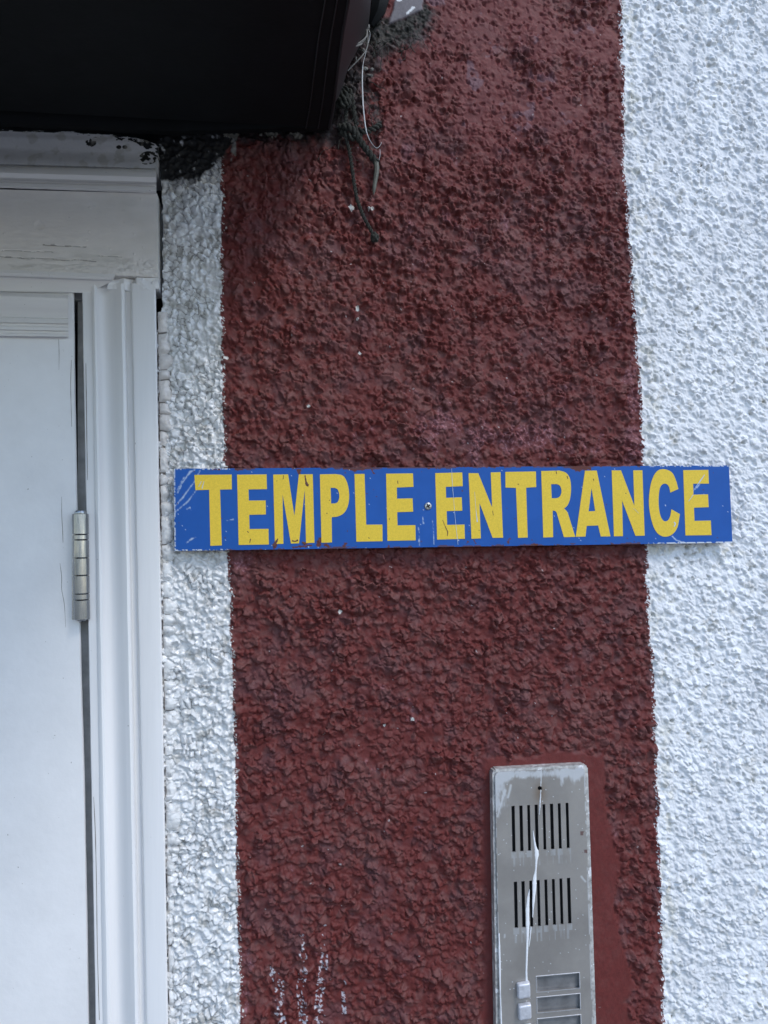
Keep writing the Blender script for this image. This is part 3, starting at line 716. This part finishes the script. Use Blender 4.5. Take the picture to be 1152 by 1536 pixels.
blob_panel('sign_panel', [(260.8, 703), (1093.3, 698.0), (1098.8, 814), (261.8, 826.4)],
           lambda gx, gy, s, t: SY + .0006 * fbm(gx, gy, 300, 370, 2) * 0 + 0 * gx, M_blue, sign, 700, 106, sign_col, thick=.003)
LET = [
 (240, [(198, 124), (413, 122), (414, 207), (346, 209), (356, 530), (290, 533), (283, 210), (204, 212)], None),
 (240, [(444, 123), (614, 121), (616, 206), (510, 208), (512, 272), (609, 271), (610, 352), (514, 354), (516, 436), (625, 435), (627, 525), (453, 528)], None),
 (240, [(652, 122), (738, 121), (774, 360), (800, 121), (880, 120), (890, 515), (841, 517), (833, 210), (801, 518), (754, 520), (706, 235), (711, 521), (662, 523)], None),
 (240, [(921, 121)] + crv([(1012, 119), (1055, 130), (1080, 175), (1090, 240), (1083, 300), (1060, 343), (1025, 363), (989, 368)]) + [(991, 513), (930, 515)],
       [(983, 198)] + crv([(1008, 199), (1024, 209), (1033, 242), (1027, 274), (1012, 287), (986, 289)])),
 (520, [(45, 119), (103, 118), (113, 411), (206, 410), (207, 506), (56, 509)], None),
 (520, [(227, 117), (382, 115), (385, 193), (289, 197), (290, 261), (380, 259), (383, 336), (291, 339), (293, 415), (396, 413), (398, 501), (235, 504)], None),
 (520, [(510, 114), (666, 110), (669, 189), (571, 193), (573, 256), (663, 253), (666, 330), (576, 333), (579, 412), (679, 410), (681, 492), (521, 497)], None),
 (520, [(702, 114), (758, 114), (838, 312), (830, 110), (886, 108), (901, 486), (841, 487), (765, 285), (773, 490), (719, 492)], None),
 (520, [(914, 107), (1090, 104), (1092, 194), (1034, 198), (1043, 485), (987, 487), (975, 199), (915, 197)], None),
 (810, [(7, 102)] + crv([(112, 99), (150, 112), (172, 145), (179, 200), (173, 262), (158, 300), (138, 318)]) + crv([(150, 328), (163, 352), (203, 481)], 3) + [(138, 483)] + crv([(102, 362), (92, 335), (73, 329)], 3) + [(76, 483), (19, 485)],
       [(64, 178)] + crv([(96, 177), (115, 187), (124, 216), (116, 246), (98, 257), (68, 259)])),
 (810, [(259, 100), (327, 99), (406, 478), (350, 479), (335, 415), (269, 418), (262, 479), (206, 481)], [(297, 199), (318, 332), (280, 334)]),
 (810, [(413, 98), (467, 98), (544, 304), (537, 98), (590, 97), (603, 474), (550, 475), (473, 272), (478, 477), (426, 478)], None),
 (810, crv([(797, 205), (783, 155), (758, 108), (712, 91), (672, 105), (643, 160), (629, 240), (630, 320), (648, 405), (675, 458), (715, 480), (760, 468), (792, 425), (806, 350)])
       + crv([(757, 322), (750, 362), (736, 387), (713, 389), (695, 362), (685, 310), (684, 250), (691, 200), (708, 177), (730, 177), (744, 195), (751, 226)]), None),
 (810, [(825, 97), (970, 95), (973, 174), (882, 175), (884, 238), (968, 236), (972, 310), (887, 313), (890, 389), (984, 387), (988, 471), (838, 473)], None)]
def flat_poly(name, loops, y, thick, material, parent, label=None, toworld=None):
    bm = bmesh.new(); edges = []; rings = []
    for lp in loops:
        vs = []
        for (a, b) in lp:
            if toworld: a, b = toworld(a, b)
            vs.append(bm.verts.new(V(a, b, y)))
        rings.append(vs)
        for i in range(len(vs)): edges.append(bm.edges.new((vs[i], vs[(i + 1) % len(vs)])))
    bmesh.ops.triangle_fill(bm, edges=edges, use_beauty=True, use_dissolve=False)
    for vs in rings:
        bk = [bm.verts.new(v.co + Vector((0, thick, 0))) for v in vs]
        for i in range(len(vs)):
            j = (i + 1) % len(vs); bm.faces.new((vs[i], bk[i], bk[j], vs[j]))
    bmesh.ops.recalc_face_normals(bm, faces=bm.faces)
    me = bpy.data.meshes.new(name); bm.to_mesh(me); bm.free()
    return link(name, me, material, parent, label)
for (ox, outer, hole), ch_ in zip(LET, 'TEMPLEENTRANCE'):
    flat_poly('letter', [outer] + ([hole] if hole else []), SY - .0003, .0003, M_yellow, sign, 'yellow capital letter ' + ch_, lambda a, b, ox=ox: (ox + a / 3.84, 680 + b / 3.84))
# splashes and scratches lying over the letters
YL = SY - .0004
for p in  (
    [(457.5, 713, .8), (459, 722, 1.2), (460.5, 727, 2.2), (463, 728, 1.6)], [(425.5, 713, .5), (424.5, 719, .4)], [(417, 808, .8), (413.5, 814, 1.8), (410, 819, 2.4)], [(438, 811, 1.2), (443, 812, .8), (447, 810, 1.4)],
    [(453, 813, 1.2), (459, 816, 2)], [(376, 808, .7), (374.5, 814, .5)], [(371, 797, .7), (373, 799, .5)], [(596.5, 721, .6), (597, 726, .4)], [(553, 806, .6), (554, 808, .5)], [(834, 706, .5), (835, 711, .6)],
    [(850.5, 714, .5), (852, 718, .6)], [(664, 780, .3), (668, 790, .4), (671.5, 798, .7), (671, 804, .4)], [(584, 777, .5), (584, 780, .5)], [(478, 812, 2.2), (481, 808, 1.4)], [(890, 718, .5), (891, 721, .5)],
    [(739, 766, .3), (740, 773, .4)], [(776.5, 726, .6), (778.5, 726.5, .6)], [(490, 769.5, .8), (491, 770.5, .6)], [(493.5, 750.2, .8), (494.5, 750.6, .6)]): ribbon('paint_splash', p, YL, .0002, M_chip, sign)
for p in (
    [(677.5, 703, .2), (678.5, 725, .35), (681, 755, .2), (683, 780, .3), (687, 817, .3)], [(712, 738, .2), (714, 765, .25), (716, 783, .8)], [(1043, 731, .3), (1050, 722, .7), (1057, 712, .4)], [(1033, 752, .3), (1040, 742, .5)],
    [(1011, 783, .8), (1013, 786, 1.), (1011, 790, .5)], [(306, 722, .3), (303, 733, .6)], [(950, 762, .2), (958, 770, .2)], [(298, 730, .5), (302, 722, .5)]): ribbon('scratch', p, YL, .0001, M_scr, sign)
def screw_obj(px_, py_, y, r, parent, name='screw'):
    bm = bmesh.new(); c_ = V(px_, py_, y); seg = 28
    rings = [(.0, r * 1.0), (-.0007, r * 1.0), (-.0012, r * .86), (-.0014, r * .62), (-.0013, 0.001 * 0 + r * .02)]
    prev = None
    for dy, rr in rings:
        cur = [bm.verts.new((c_.x + rr * math.cos(2 * math.pi * k / seg), c_.y + dy, c_.z + rr * math.sin(2 * math.pi * k / seg))) for k in range(seg)]
        if prev:
            for k in range(seg): bm.faces.new((prev[k], prev[(k + 1) % seg], cur[(k + 1) % seg], cur[k])).smooth = True
        prev = cur
    bm.faces.new(prev); bmesh.ops.recalc_face_normals(bm, faces=bm.faces)
    me = bpy.data.meshes.new(name); bm.to_mesh(me); bm.free()
    sc = link(name, me, M_screw, parent)
    # cross recess: flat near-black faces, its shade put into the colour
    bm = bmesh.new()
    for ang in (.5, .5 + math.pi / 2):
        ca, sa = math.cos(ang), math.sin(ang); L_, W_ = r * .6, r * .17
        pts = [(L_, W_), (-L_, W_), (-L_, -W_), (L_, -W_)]
        dyy = -.00155 - .00003 * (ang > 1)
        bm.faces.new([bm.verts.new((c_.x + a * ca - b * sa, c_.y + dyy, c_.z + a * sa + b * ca)) for a, b in pts])
    for k in range(8):
        pass
    me = bpy.data.meshes.new('cross_shade'); bm.to_mesh(me); bm.free(); link('cross_shade', me, M_hole, sc)
screw_obj(642, 759.3, SY, .0040, sign)

# ------------------------------------------------------------------ intercom
IY = -.0150
inter = empty('intercom', V(812, 1350, 0), 'grey metal door intercom panel with slotted grilles and white paint drips', 'intercom')
QI = [(742, 1158), (877, 1151), (891, 1585), (750, 1600)]
def bil(s, t, Q=QI):
    (ax, ay), (bx, by), (cx_, cy_), (dx, dy) = Q
    return (ax * (1 - s) + bx * s) * (1 - t) + (dx * (1 - s) + cx_ * s) * t, (ay * (1 - s) + by * s) * (1 - t) + (dy * (1 - s) + cy_ * s) * t
SLOTS = [(.178 + k * .0849, .178 + k * .0849 + .034, .118, .275) for k in range(8)] + [(.186 + k * .0828, .186 + k * .0828 + .034, .376, .534) for k in range(8)]
WINS = [(.412, .868, .707, .758), (.412, .868, .779, .829), (.412, .868, .852, .902)]
def corner(s, t, r=.06, asp=3.2):
    ds = np.maximum(0, np.maximum(r - s, s - (1 - r))) / r; dt = np.maximum(0, np.maximum(r / asp - t, t - (1 - r / asp))) / (r / asp)
    return ds ** 2 + dt ** 2 < 1
def ikeep(gx, gy, s, t):
    k = corner(s, t)
    for a, b, c_, d in SLOTS:
        k &= ~((s > a) & (s < b) & (t > c_) & (t < d))
    for a, b, c_, d in WINS:
        k &= ~((s > a) & (s < b) & (t > c_) & (t < d))
    k &= ~(((gx - 809.5) / 3.2) ** 2 + ((gy - 1182) / 3.2) ** 2 < 1)
    return k
def icol(gx, gy, s, t):
    c = np.ones(gx.shape + (3,)) * np.array([.385, .362, .338])
    def mx(c, d, k): return c * (1 - k[..., None]) + np.asarray(d) * k[..., None]
    c = mx(c, (.29, .272, .255), .7 * ss(-.3, .5, fbm(gx, gy, 60, 400, 4)))
    c = mx(c, (.22, .16, .11), .8 * np.exp(-(((gx - 810) / 9) ** 2 + ((gy - 1190) / 15) ** 2)))
    n = fbm(gx * .9, gy * .35, 9, 401, 4, .65)
    tl = np.exp(-((gx - 742) / 24) ** 2) * (1 - ss(1180, 1260, gy)) + .9 * np.exp(-((gy - 1160 + (gx - 810) * .04) / 9) ** 2) + .5 * np.exp(-(((gx - 856) / 24) ** 2 + ((gy - 1172) / 10) ** 2))
    c = mx(c, (.66, .68, .71), .85 * ss(.25, .65, tl * .9 + n * .55 - .1))
    for sc in ([(757, 1186, 2.5), (752, 1205, 1.5), (746, 1225, 1)], [(766, 1178, 2), (762, 1196, 1.4)], [(872, 1315, 1.5), (878, 1322, 1)], [(757, 1402, .8), (757, 1406, .8)]):
        c = mx(c, (.7, .72, .74), .7 * ss(-1, 1, seg_mask(gx, gy, sc) + 1.5 * n))
    # pale scum under the slots, thin vertical runs
    for a, b, c_, d in SLOTS:
        m_ = (np.abs(s - (a + b) / 2) < .03) & (t > d) & (t < d + .022 + .03 * (vnoise(s * 500, s * 0, 6, 402) > .2))
        c = mx(c, (.52, .54, .56), .55 * m_ * ss(-.4, .3, n))
    f1, _, fr, _ = cells(gx, gy, 11, 403); c = mx(c, (.7, .72, .75), 1. * ((fr > .8) & (f1 < .07)))
    ed = np.minimum(s, 1 - s); c = mx(c, (.60, .61, .62), .8 * ((ed < .012) & (fbm(gx, gy, 12, 404, 3) > 0)))
    c = mx(c, (.12, .03, .03), .7 * ((s > .93) & (np.abs(gy - 1250) < 3) | (s > .93) & (np.abs(gy - 1277) < 2.5)) * (n > -.1))
    c = mx(c, (.7, .72, .74), .9 * (seg_mask(gx, gy, [(812, 1150, .6), (811.5, 1176, .7), (811, 1190, .8), (810, 1215, .4)]) + .3 * n > 0))
    return c
blob_panel('face_plate', QI, lambda gx, gy, s, t: IY + 0 * gx, M_steel, inter, 220, 640, icol, thick=.0016, keepf=ikeep, label='worn grey metal plate smeared with white paint')
QO = [(736.8, 1152.5), (881.5, 1145), (896, 1592), (743.5, 1608)]
blob_panel('back_box', QO, lambda gx, gy, s, t: IY + .0022 + .0005 * fbm(gx, gy, 6, 410, 3), M_rim, inter, 90, 260, None, thick=.02,
           keepf=lambda gx, gy, s, t: corner(s, t, .075, 3.0) & ~((gx > 762) & (gx < 872) & (gy > 1176)), label='chipped rim of the intercom box')
# dark interior seen through the slots sits on the box as shallow wells
def well(name, a, b, c_, d, y, material, parent, e=.004):
    q4 = [bil(a - e, c_ - e * .4), bil(b + e, c_ - e * .4), bil(b + e, d + e * .4), bil(a - e, d + e * .4)]
    bm = bmesh.new(); bm.faces.new([bm.verts.new(V(x_, y_, y)) for x_, y_ in q4][::-1])
    me = bpy.data.meshes.new(name); bm.to_mesh(me); bm.free(); return link(name, me, material, parent)
link('inner_box', box_mesh('inner_box', (float(P(752, 1380)[0]), IY + .007, float(P(800, 1640)[2])), (float(P(876, 1380)[0]), .01, float(P(800, 1165)[2]))), M_hole, inter)
for sl_ in SLOTS: well('slot', *sl_, IY + .0045, M_hole, inter)
hole = well('screw_hole', *(.455, .535, .040, .066), IY + .004, M_hole, inter)
M_window = mat('name_window', base=(.18, .18, .182), rough=.3, metal=.1, var=.4, vscale=60, coat=.4)
def frame_ring(name, a, b, c_, d, wd, y, th, material, parent):
    bm = bmesh.new()
    O = [bil(a - wd, c_ - wd * .33), bil(b + wd, c_ - wd * .33), bil(b + wd, d + wd * .33), bil(a - wd, d + wd * .33)]
    I = [bil(a + wd * .5, c_ + wd * .17), bil(b - wd * .5, c_ + wd * .17), bil(b - wd * .5, d - wd * .17), bil(a + wd * .5, d - wd * .17)]
    o = [bm.verts.new(V(*p, y)) for p in O]; m_ = [bm.verts.new(V((p[0] * .55 + r[0] * .45), (p[1] * .55 + r[1] * .45), y - th)) for p, r in zip(O, I)]
    i = [bm.verts.new(V(*p, y + .0038)) for p in I]
    for k in range(4):
        j = (k + 1) % 4
        bm.faces.new((o[k], o[j], m_[j], m_[k])); bm.faces.new((m_[k], m_[j], i[j], i[k]))
    bmesh.ops.recalc_face_normals(bm, faces=bm.faces)
    me = bpy.data.meshes.new(name); bm.to_mesh(me); bm.free(); return link(name, me, material, parent)
M_edge = mat('bright_window_rim', base=(.62, .63, .65), rough=.35, metal=.4, var=.2, vscale=200)
for wn in WINS:
    w_ = well('name_window', *wn, IY + .0036, M_window, inter); frame_ring('rim', *wn, .010, IY - .0001, .0006, M_edge, w_)
def button(cx_, cy_, wpx, hpx):
    bm = bmesh.new(); bmesh.ops.create_cube(bm, size=1)
    c0 = V(cx_, cy_, IY - .0028); sx = wpx * .00073; sz = hpx * .00073
    sh = .06
    for v in bm.verts:
        k = 1.0 if v.co.y > 0 else .90
        v.co = Vector((c0.x + v.co.x * sx * k, c0.y + v.co.y * .0062, c0.z + v.co.z * sz * k + v.co.x * sx * sh))
    bmesh.ops.bevel(bm, geom=bm.edges[:], offset=.0022, segments=5, affect='EDGES', profile=.6)
    for f in bm.faces: f.smooth = True
    me = bpy.data.meshes.new('button'); bm.to_mesh(me); bm.free(); link('button', me, M_button, inter)
for cx_, cy_ in ((785.5, 1485), (787, 1517), (788.3, 1549)): button(cx_, cy_, 20, 22)
ds = [ribbon('x', p, IY - .0001, .0009, M_drip, None, n=6, jag=.12) for p in (
    [(799.5, 1246, .6), (801, 1258, 1.2), (803, 1270, 1.6), (805.2, 1279, 3.0), (804.5, 1292, 1.6), (803.5, 1306, 1.4), (802, 1320, 2.8), (801.5, 1335, 2.6), (800, 1355, 1.5), (799, 1376, .6)],
    [(794, 1334, .4), (792.4, 1348, 1.8), (791.3, 1366, 2.4), (791.6, 1384, 2.6), (791.5, 1398, 2.0), (791, 1415, 1.6), (790.2, 1436, 1.4), (789.6, 1456, 1.3), (790, 1474, 1.8)],
    [(796.5, 1390, .8), (795.5, 1402, .9), (793.5, 1420, .5)], [(810.8, 1190, .5), (810, 1202, .8), (809, 1222, .4)], [(748.5, 1400, 1.), (749.5, 1440, 1.3), (750.5, 1490, .9), (752, 1536, 1.2)])]
joined('paint_drip', ds, M_drip, inter, 'white paint drips running down over the grilles')

# ------------------------------------------------------------------ awning
awn = empty('awning', V(250, 175, 0), 'black vinyl awning above the door, its right end at the maroon band', 'awning')
zA = float(P(300, 160)[2])
yw = -.004
def aw_pt(px_, py_, y): return V(px_, py_, y)
# hem band along the wall (between y=156 and the ragged lower edge)
st = []
for k in range(25):
    px_ = lerp(-40, 494, k / 24); low = np.interp(px_, [-40, 0, 160, 240, 494], [188, 190, 197, 203, 196]); hi = np.interp(px_, [-40, 380, 494], [151, 165, 170])
    w_ = wob(k * .33, 4, 1.2)
    st.append([V(px_, low + w_, .02), V(px_, low + w_, -.018), V(px_, low - 6 + w_, -.024), V(px_, hi + 4 + w_ * .5, -.030), V(px_, hi + w_ * .3, -.040), V(px_, hi - 10, -.040), V(px_, hi - 10, .02)])
st.insert(0, [Vector((-1.9, p.y, p.z)) for p in st[0]])
sweep('hem', st, M_vinyl, awn, True, 'ragged lower hem against the wall', True)
# soffit sheet: outward, slightly rising; right edge follows the traced line
edge_px = [(493, 192, -.040), (499, 158, -.070), (505, 110, -.115), (513, 50, -.165), (523, -8, -.215), (535, -90, -.275), (550, -190, -.34), (566, -300, -.40), (590, -460, -.48)]
rows = []
for (ex, ey, ed) in edge_px:
    e_ = V(ex, ey, ed); row = []
    for k in range(40):
        t = k / 39; x_ = lerp(-1.9, e_.x, t)
        sag = -.004 * math.sin(math.pi * min(1, (x_ + 1.9) / (e_.x + 1.9) * 3 % 1)) * (1 if ed < -.06 else 0)
        row.append(Vector((x_, e_.y, e_.z + sag + .01 * (1 - t) * (ed < -.05))))
    rows.append(row)
sweep('cover', rows, M_vinyl, awn, True, 'black vinyl cover seen from below')
for yy, zz in ((-.52, .002), (-.54, .003), (-.56, .004)):          # unseen outward reach, sized for the shade it throws
    rows.append([Vector((p.x + .02, yy, p.z + zz)) for p in rows[8]])
# unseen upper layer; front valance added to keep sky light off the door
top = [[Vector((p.x, p.y, p.z + .012)) for p in r] for r in rows]
sweep('unseen_top_valance', [[Vector((p.x, 0.0, rows[-1][0].z + .35)) for p in rows[-1]], [Vector((p.x, p.y * .6, p.z + .20)) for p in rows[-1]], [Vector((p.x, p.y, p.z + .015)) for p in rows[-1]], [Vector((p.x, p.y - .004, p.z - .05)) for p in rows[-1]]], M_vinyl, awn, True)
# piping on the edge
def tube(name, pts, r, material, parent, seg=8, label=None, rad=None):
    pts = [Vector(p) for p in pts]; st = []
    for i, p in enumerate(pts):
        d = (pts[min(i + 1, len(pts) - 1)] - pts[max(i - 1, 0)]).normalized()
        a = d.cross(Vector((0, 1, .13))).normalized() if abs(d.y) < .95 else d.cross(Vector((1, 0, 0))).normalized(); b = d.cross(a)
        rr = r if rad is None else rad[i]
        st.append([p + (a * math.cos(2 * math.pi * k / seg) + b * math.sin(2 * math.pi * k / seg)) * rr for k in range(seg)])
    return sweep(name, st, material, parent, True, label, True)
def smooth_pts(pts, n=8): return [Vector(p) for p in crv(pts, n)]
tube('piping', smooth_pts([tuple(V(a, b, d) + Vector((.0008, 0, 0))) for a, b, d in edge_px]), .0016, M_vinyl2, awn)
for off in (16, 34):
    ln = [(493 - off - i * .2, b - 3, d) for i, (a, b, d) in enumerate(edge_px)]
    tube('seam', smooth_pts([tuple(V(a - off, b, d) + Vector((0, 0, -.0006))) for a, b, d in edge_px]), .0007, M_vinyl2, awn, 6)
# right cheek between the edge and the wall
wallx = [(505, 118, -.004), (520, 95, -.004), (545, 60, -.004), (553, 38, -.004), (556, 0, -.004), (560, -60, -.004), (566, -190, -.004), (572, -300, -.004)]
chk = []
for (ex, ey, ed), (wx, wy, wd) in zip(edge_px[1:], wallx):
    a = V(ex, ey, ed); b = V(wx, wy, wd)
    chk.append([a.lerp(b, t) + Vector((.006 * math.sin(math.pi * t), 0, 0)) for t in np.linspace(0, 1, 8)])
sweep('side_cheek', chk, M_vinyl2, awn, True, 'dark grey side flap of the awning')
# black block standing in for the dark gap behind the flap
st = []
for k, (a, b, c2, dd) in enumerate([(553, 40, 560, -.006), (555, 20, 577, -.012), (558, 0, 583, -.014), (562, -60, 592, -.016), (570, -200, 600, -.016), (575, -320, 610, -.016)]):
    st.append([V(a, b, .01), V(a, b, dd), V(lerp(a, c2, .5), b - 4, dd - .004), V(c2, b, dd), V(c2 + 2, b, .01)])
sweep('gap_shade', st, M_vinyl, awn, True, None, True)

# ------------------------------------------------------------------ rope, thread, fibres
def c5(u_, v_): return (480 + u_ / 7.2, 100 + v_ / 7.2)
def rope_strands(path, r, turns_per_m=85, strands=2, dep=None):
    """twisted strands round a centre line; path: (px,py,y)"""
    pts = smooth_pts([tuple(V(a, b, c_)) for a, b, c_ in path], 14); out = []
    L_ = [0]
    for a, b in zip(pts[:-1], pts[1:]): L_.append(L_[-1] + (b - a).length)
    n = max(12, int(L_[-1] / .0011)); ss_ = np.linspace(0, L_[-1], n); P3 = np.array([np.interp(ss_, L_, [p[k] for p in pts]) for k in range(3)]).T
    res = []
    for s_ in range(strands):
        q_ = []
        for i in range(n):
            d = Vector(P3[min(i + 1, n - 1)] - P3[max(i - 1, 0)]).normalized(); a = d.cross(Vector((0, 1, .1))).normalized(); b = d.cross(a)
            an = ss_[i] * turns_per_m * 2 * math.pi + s_ * 2 * math.pi / strands
            q_.append(Vector(P3[i]) + (a * math.cos(an) + b * math.sin(an)) * r * .58)
        res.append(tube('x', q_, r * .55, M_rope, None, 7, rad=[r * .55 * random.uniform(.9, 1.1) for _ in q_]))
    return res
rope = empty('rope', V(530, 180, -.008), 'dark frayed twisted rope knotted on the maroon band below the awning corner', 'rope')
def q5(l): return [(*c5(u_, v_), y) for u_, v_, y in l]
rr = []
rr += rope_strands(q5([(205, 655, -.006), (290, 650, -.013), (370, 700, -.014), (445, 815, -.011), (530, 930, -.010), (615, 1040, -.008)]), .0037)
rr += rope_strands(q5([(215, 700, -.006), (300, 745, -.011), (360, 770, -.012), (420, 745, -.009), (440, 700, -.008)]), .0034)
joined('thick_strand', rr, M_rope, rope)
rr = rope_strands(q5([(370, 655, -.010), (440, 695, -.011), (520, 690, -.010), (590, 665, -.009), (655, 620, -.003)]), .0032)
joined('cross_strand', rr, M_rope, rope)
rr = rope_strands(q5([(170, 260, -.006), (230, 235, -.012), (310, 250, -.013), (345, 320, -.012), (360, 420, -.010), (375, 540, -.009), (400, 640, -.009)]), .0026)
joined('upper_strand', rr, M_rope, rope)
kn = rope_strands(q5([(180, 300, -.008), (250, 290, -.016), (310, 330, -.016), (300, 390, -.014), (240, 420, -.014), (190, 390, -.012), (200, 340, -.017), (270, 350, -.019), (320, 400, -.014)]), .0036)
kn += rope_strands(q5([(210, 380, -.010), (250, 400, -.018), (300, 420, -.014)]), .0034)
joined('knot', kn, M_rope, rope)
rr = rope_strands(q5([(285, 400, -.012), (280, 520, -.009), (275, 640, -.009), (285, 780, -.010)]) + [(524, 225, -.009), (528, 250, -.0085), (532, 280, -.008), (537, 303, -.0085), (545, 324, -.008), (554, 341, -.008), (560, 352, -.0075)], .0021, 130)
joined('hanging_strand', rr, M_rope, rope)
def lump(name, c_, rx, ry, rz, material, parent, seed=1):
    bm = bmesh.new(); bmesh.ops.create_icosphere(bm, subdivisions=4, radius=1); rnd = random.Random(seed); ph = [rnd.uniform(0, 6) for _ in range(6)]
    for v in bm.verts:
        k = 1 + .16 * math.sin(5 * v.co.x + ph[0]) * math.sin(6 * v.co.z + ph[1]) + .10 * math.sin(11 * v.co.y + ph[2]) * math.sin(10 * v.co.x + ph[3])
        v.co = Vector((c_.x + v.co.x * rx * k, c_.y + v.co.y * ry * k, c_.z + v.co.z * rz * k))
    for f in bm.faces: f.smooth = True
    me = bpy.data.meshes.new(name); bm.to_mesh(me); bm.free(); return link(name, me, material, parent)
lump('end_knot', V(562, 356, -.007), .0046, .0042, .0055, M_rope, rope, 3)
M_tape = mat('pale_dirty_sleeve', base=(.11, .11, .09), rough=.6, var=.3, vscale=300, bump=.4)
tube('sleeve', smooth_pts([tuple(V(*p)) for p in ((564.5, 243, -.008), (565, 255, -.0085), (563, 270, -.008), (561, 284, -.008), (560.5, 292, -.007))]), .003, M_tape, rope, 8, 'pale split sleeve on the rope end',
     rad=list(np.interp(np.linspace(0, 1, 33), [0, .4, .8, 1], [.0030, .0028, .0018, .0006])))
thread = empty('thread', V(545, 120, -.012), 'thin shiny white thread curving down beside the dark rope', 'thread')
tube('cord', smooth_pts([tuple(V(*p)) for p in ((552, 42, -.014), (555, 53, -.014), (549, 78, -.014), (544.5, 97, -.015), (543.3, 120, -.016), (544, 145, -.017), (545, 163, -.018), (548, 189, -.018), (551, 202, -.017), (557, 214, -.014), (565, 222, -.010), (571, 217, -.008), (572, 213, -.006))], 12),
     .0007, M_thread, thread, 8, rad=list(np.interp(np.linspace(0, 1, 145), [0, .24, .30, .60, .75, 1], [.00025, .00028, .0008, .0008, .0003, .0002])))
tube('tail', smooth_pts([tuple(V(*p)) for p in ((570, 224, -.008), (570, 233, -.008), (568.5, 240, -.007))]), .0003, M_thread, thread, 6)
fib = empty('frayed_fibres', V(551, 40, -.02), 'pale frayed fibres stretched from awning edge to a small knot on the wall', 'fibres')
for a, b in (((511, 79, -.095), (550, 40, -.016)), ((510, 82, -.095), (549, 42, -.016)), ((517, 108, -.03), (551, 43, -.016)), ((513, 75, -.09), (538, 60, -.04))):
    pa, pb = V(*a), V(*b); pa = pa + Vector((.003, -.002, 0)); mid = pa.lerp(pb, .5) + Vector((.009, -.004, -.002)); tube('fibre', smooth_pts([tuple(pa), tuple(mid), tuple(pb)]), .0007, M_fibre, fib, 6)
lump('tie', V(551.5, 40, -.017), .0024, .002, .0028, M_fibre, fib, 5)
# fine strands and cobweb caught in the corner
rn_ = random.Random(11); objs = []
for k in range(46):
    if k < 26: x_, y_ = rn_.gauss(530, 17), rn_.gauss(150, 42)
    else: x_, y_ = rn_.gauss(592, 24), rn_.gauss(56, 10)
    pts = []; a_ = rn_.uniform(.6, 2.5); dd = -.010
    for j in range(6):
        pts.append(tuple(V(x_, y_, dd))); a_ += rn_.gauss(0, .5); x_ += 5.5 * math.cos(a_); y_ += 5.5 * abs(math.sin(a_)) + 1; dd = -.010 + rn_.gauss(0, .002)
    objs.append(tube('x', smooth_pts(pts, 4), rn_.choice([.00022, .0003, .00045]), M_rope, None, 5))
joined('loose_strands', objs, M_rope, fib, None, 'stuff')
# torn scraps still stuck to the wall
for i, (a, b, rx, rz) in enumerate(((548, 103, .003, .0022), (558, 104, .002, .002), (555, 113, .0035, .0012), (561, 81, .0014, .003), (545, 75, .0015, .002), (534, 88, .0012, .0025))):
    o = lump('plaster_scrap', V(a, b, -.006), rx, .0012, rz, M_fibre, wall, 20 + i)
# crusty debris along the torn hem corner
print('objects', len(bpy.data.objects), 'tris', sum(sum(len(p.vertices) - 2 for p in o.data.polygons) if len(o.data.polygons) < 5000 else 2 * len(o.data.polygons) for o in bpy.data.objects if o.type == 'MESH'))
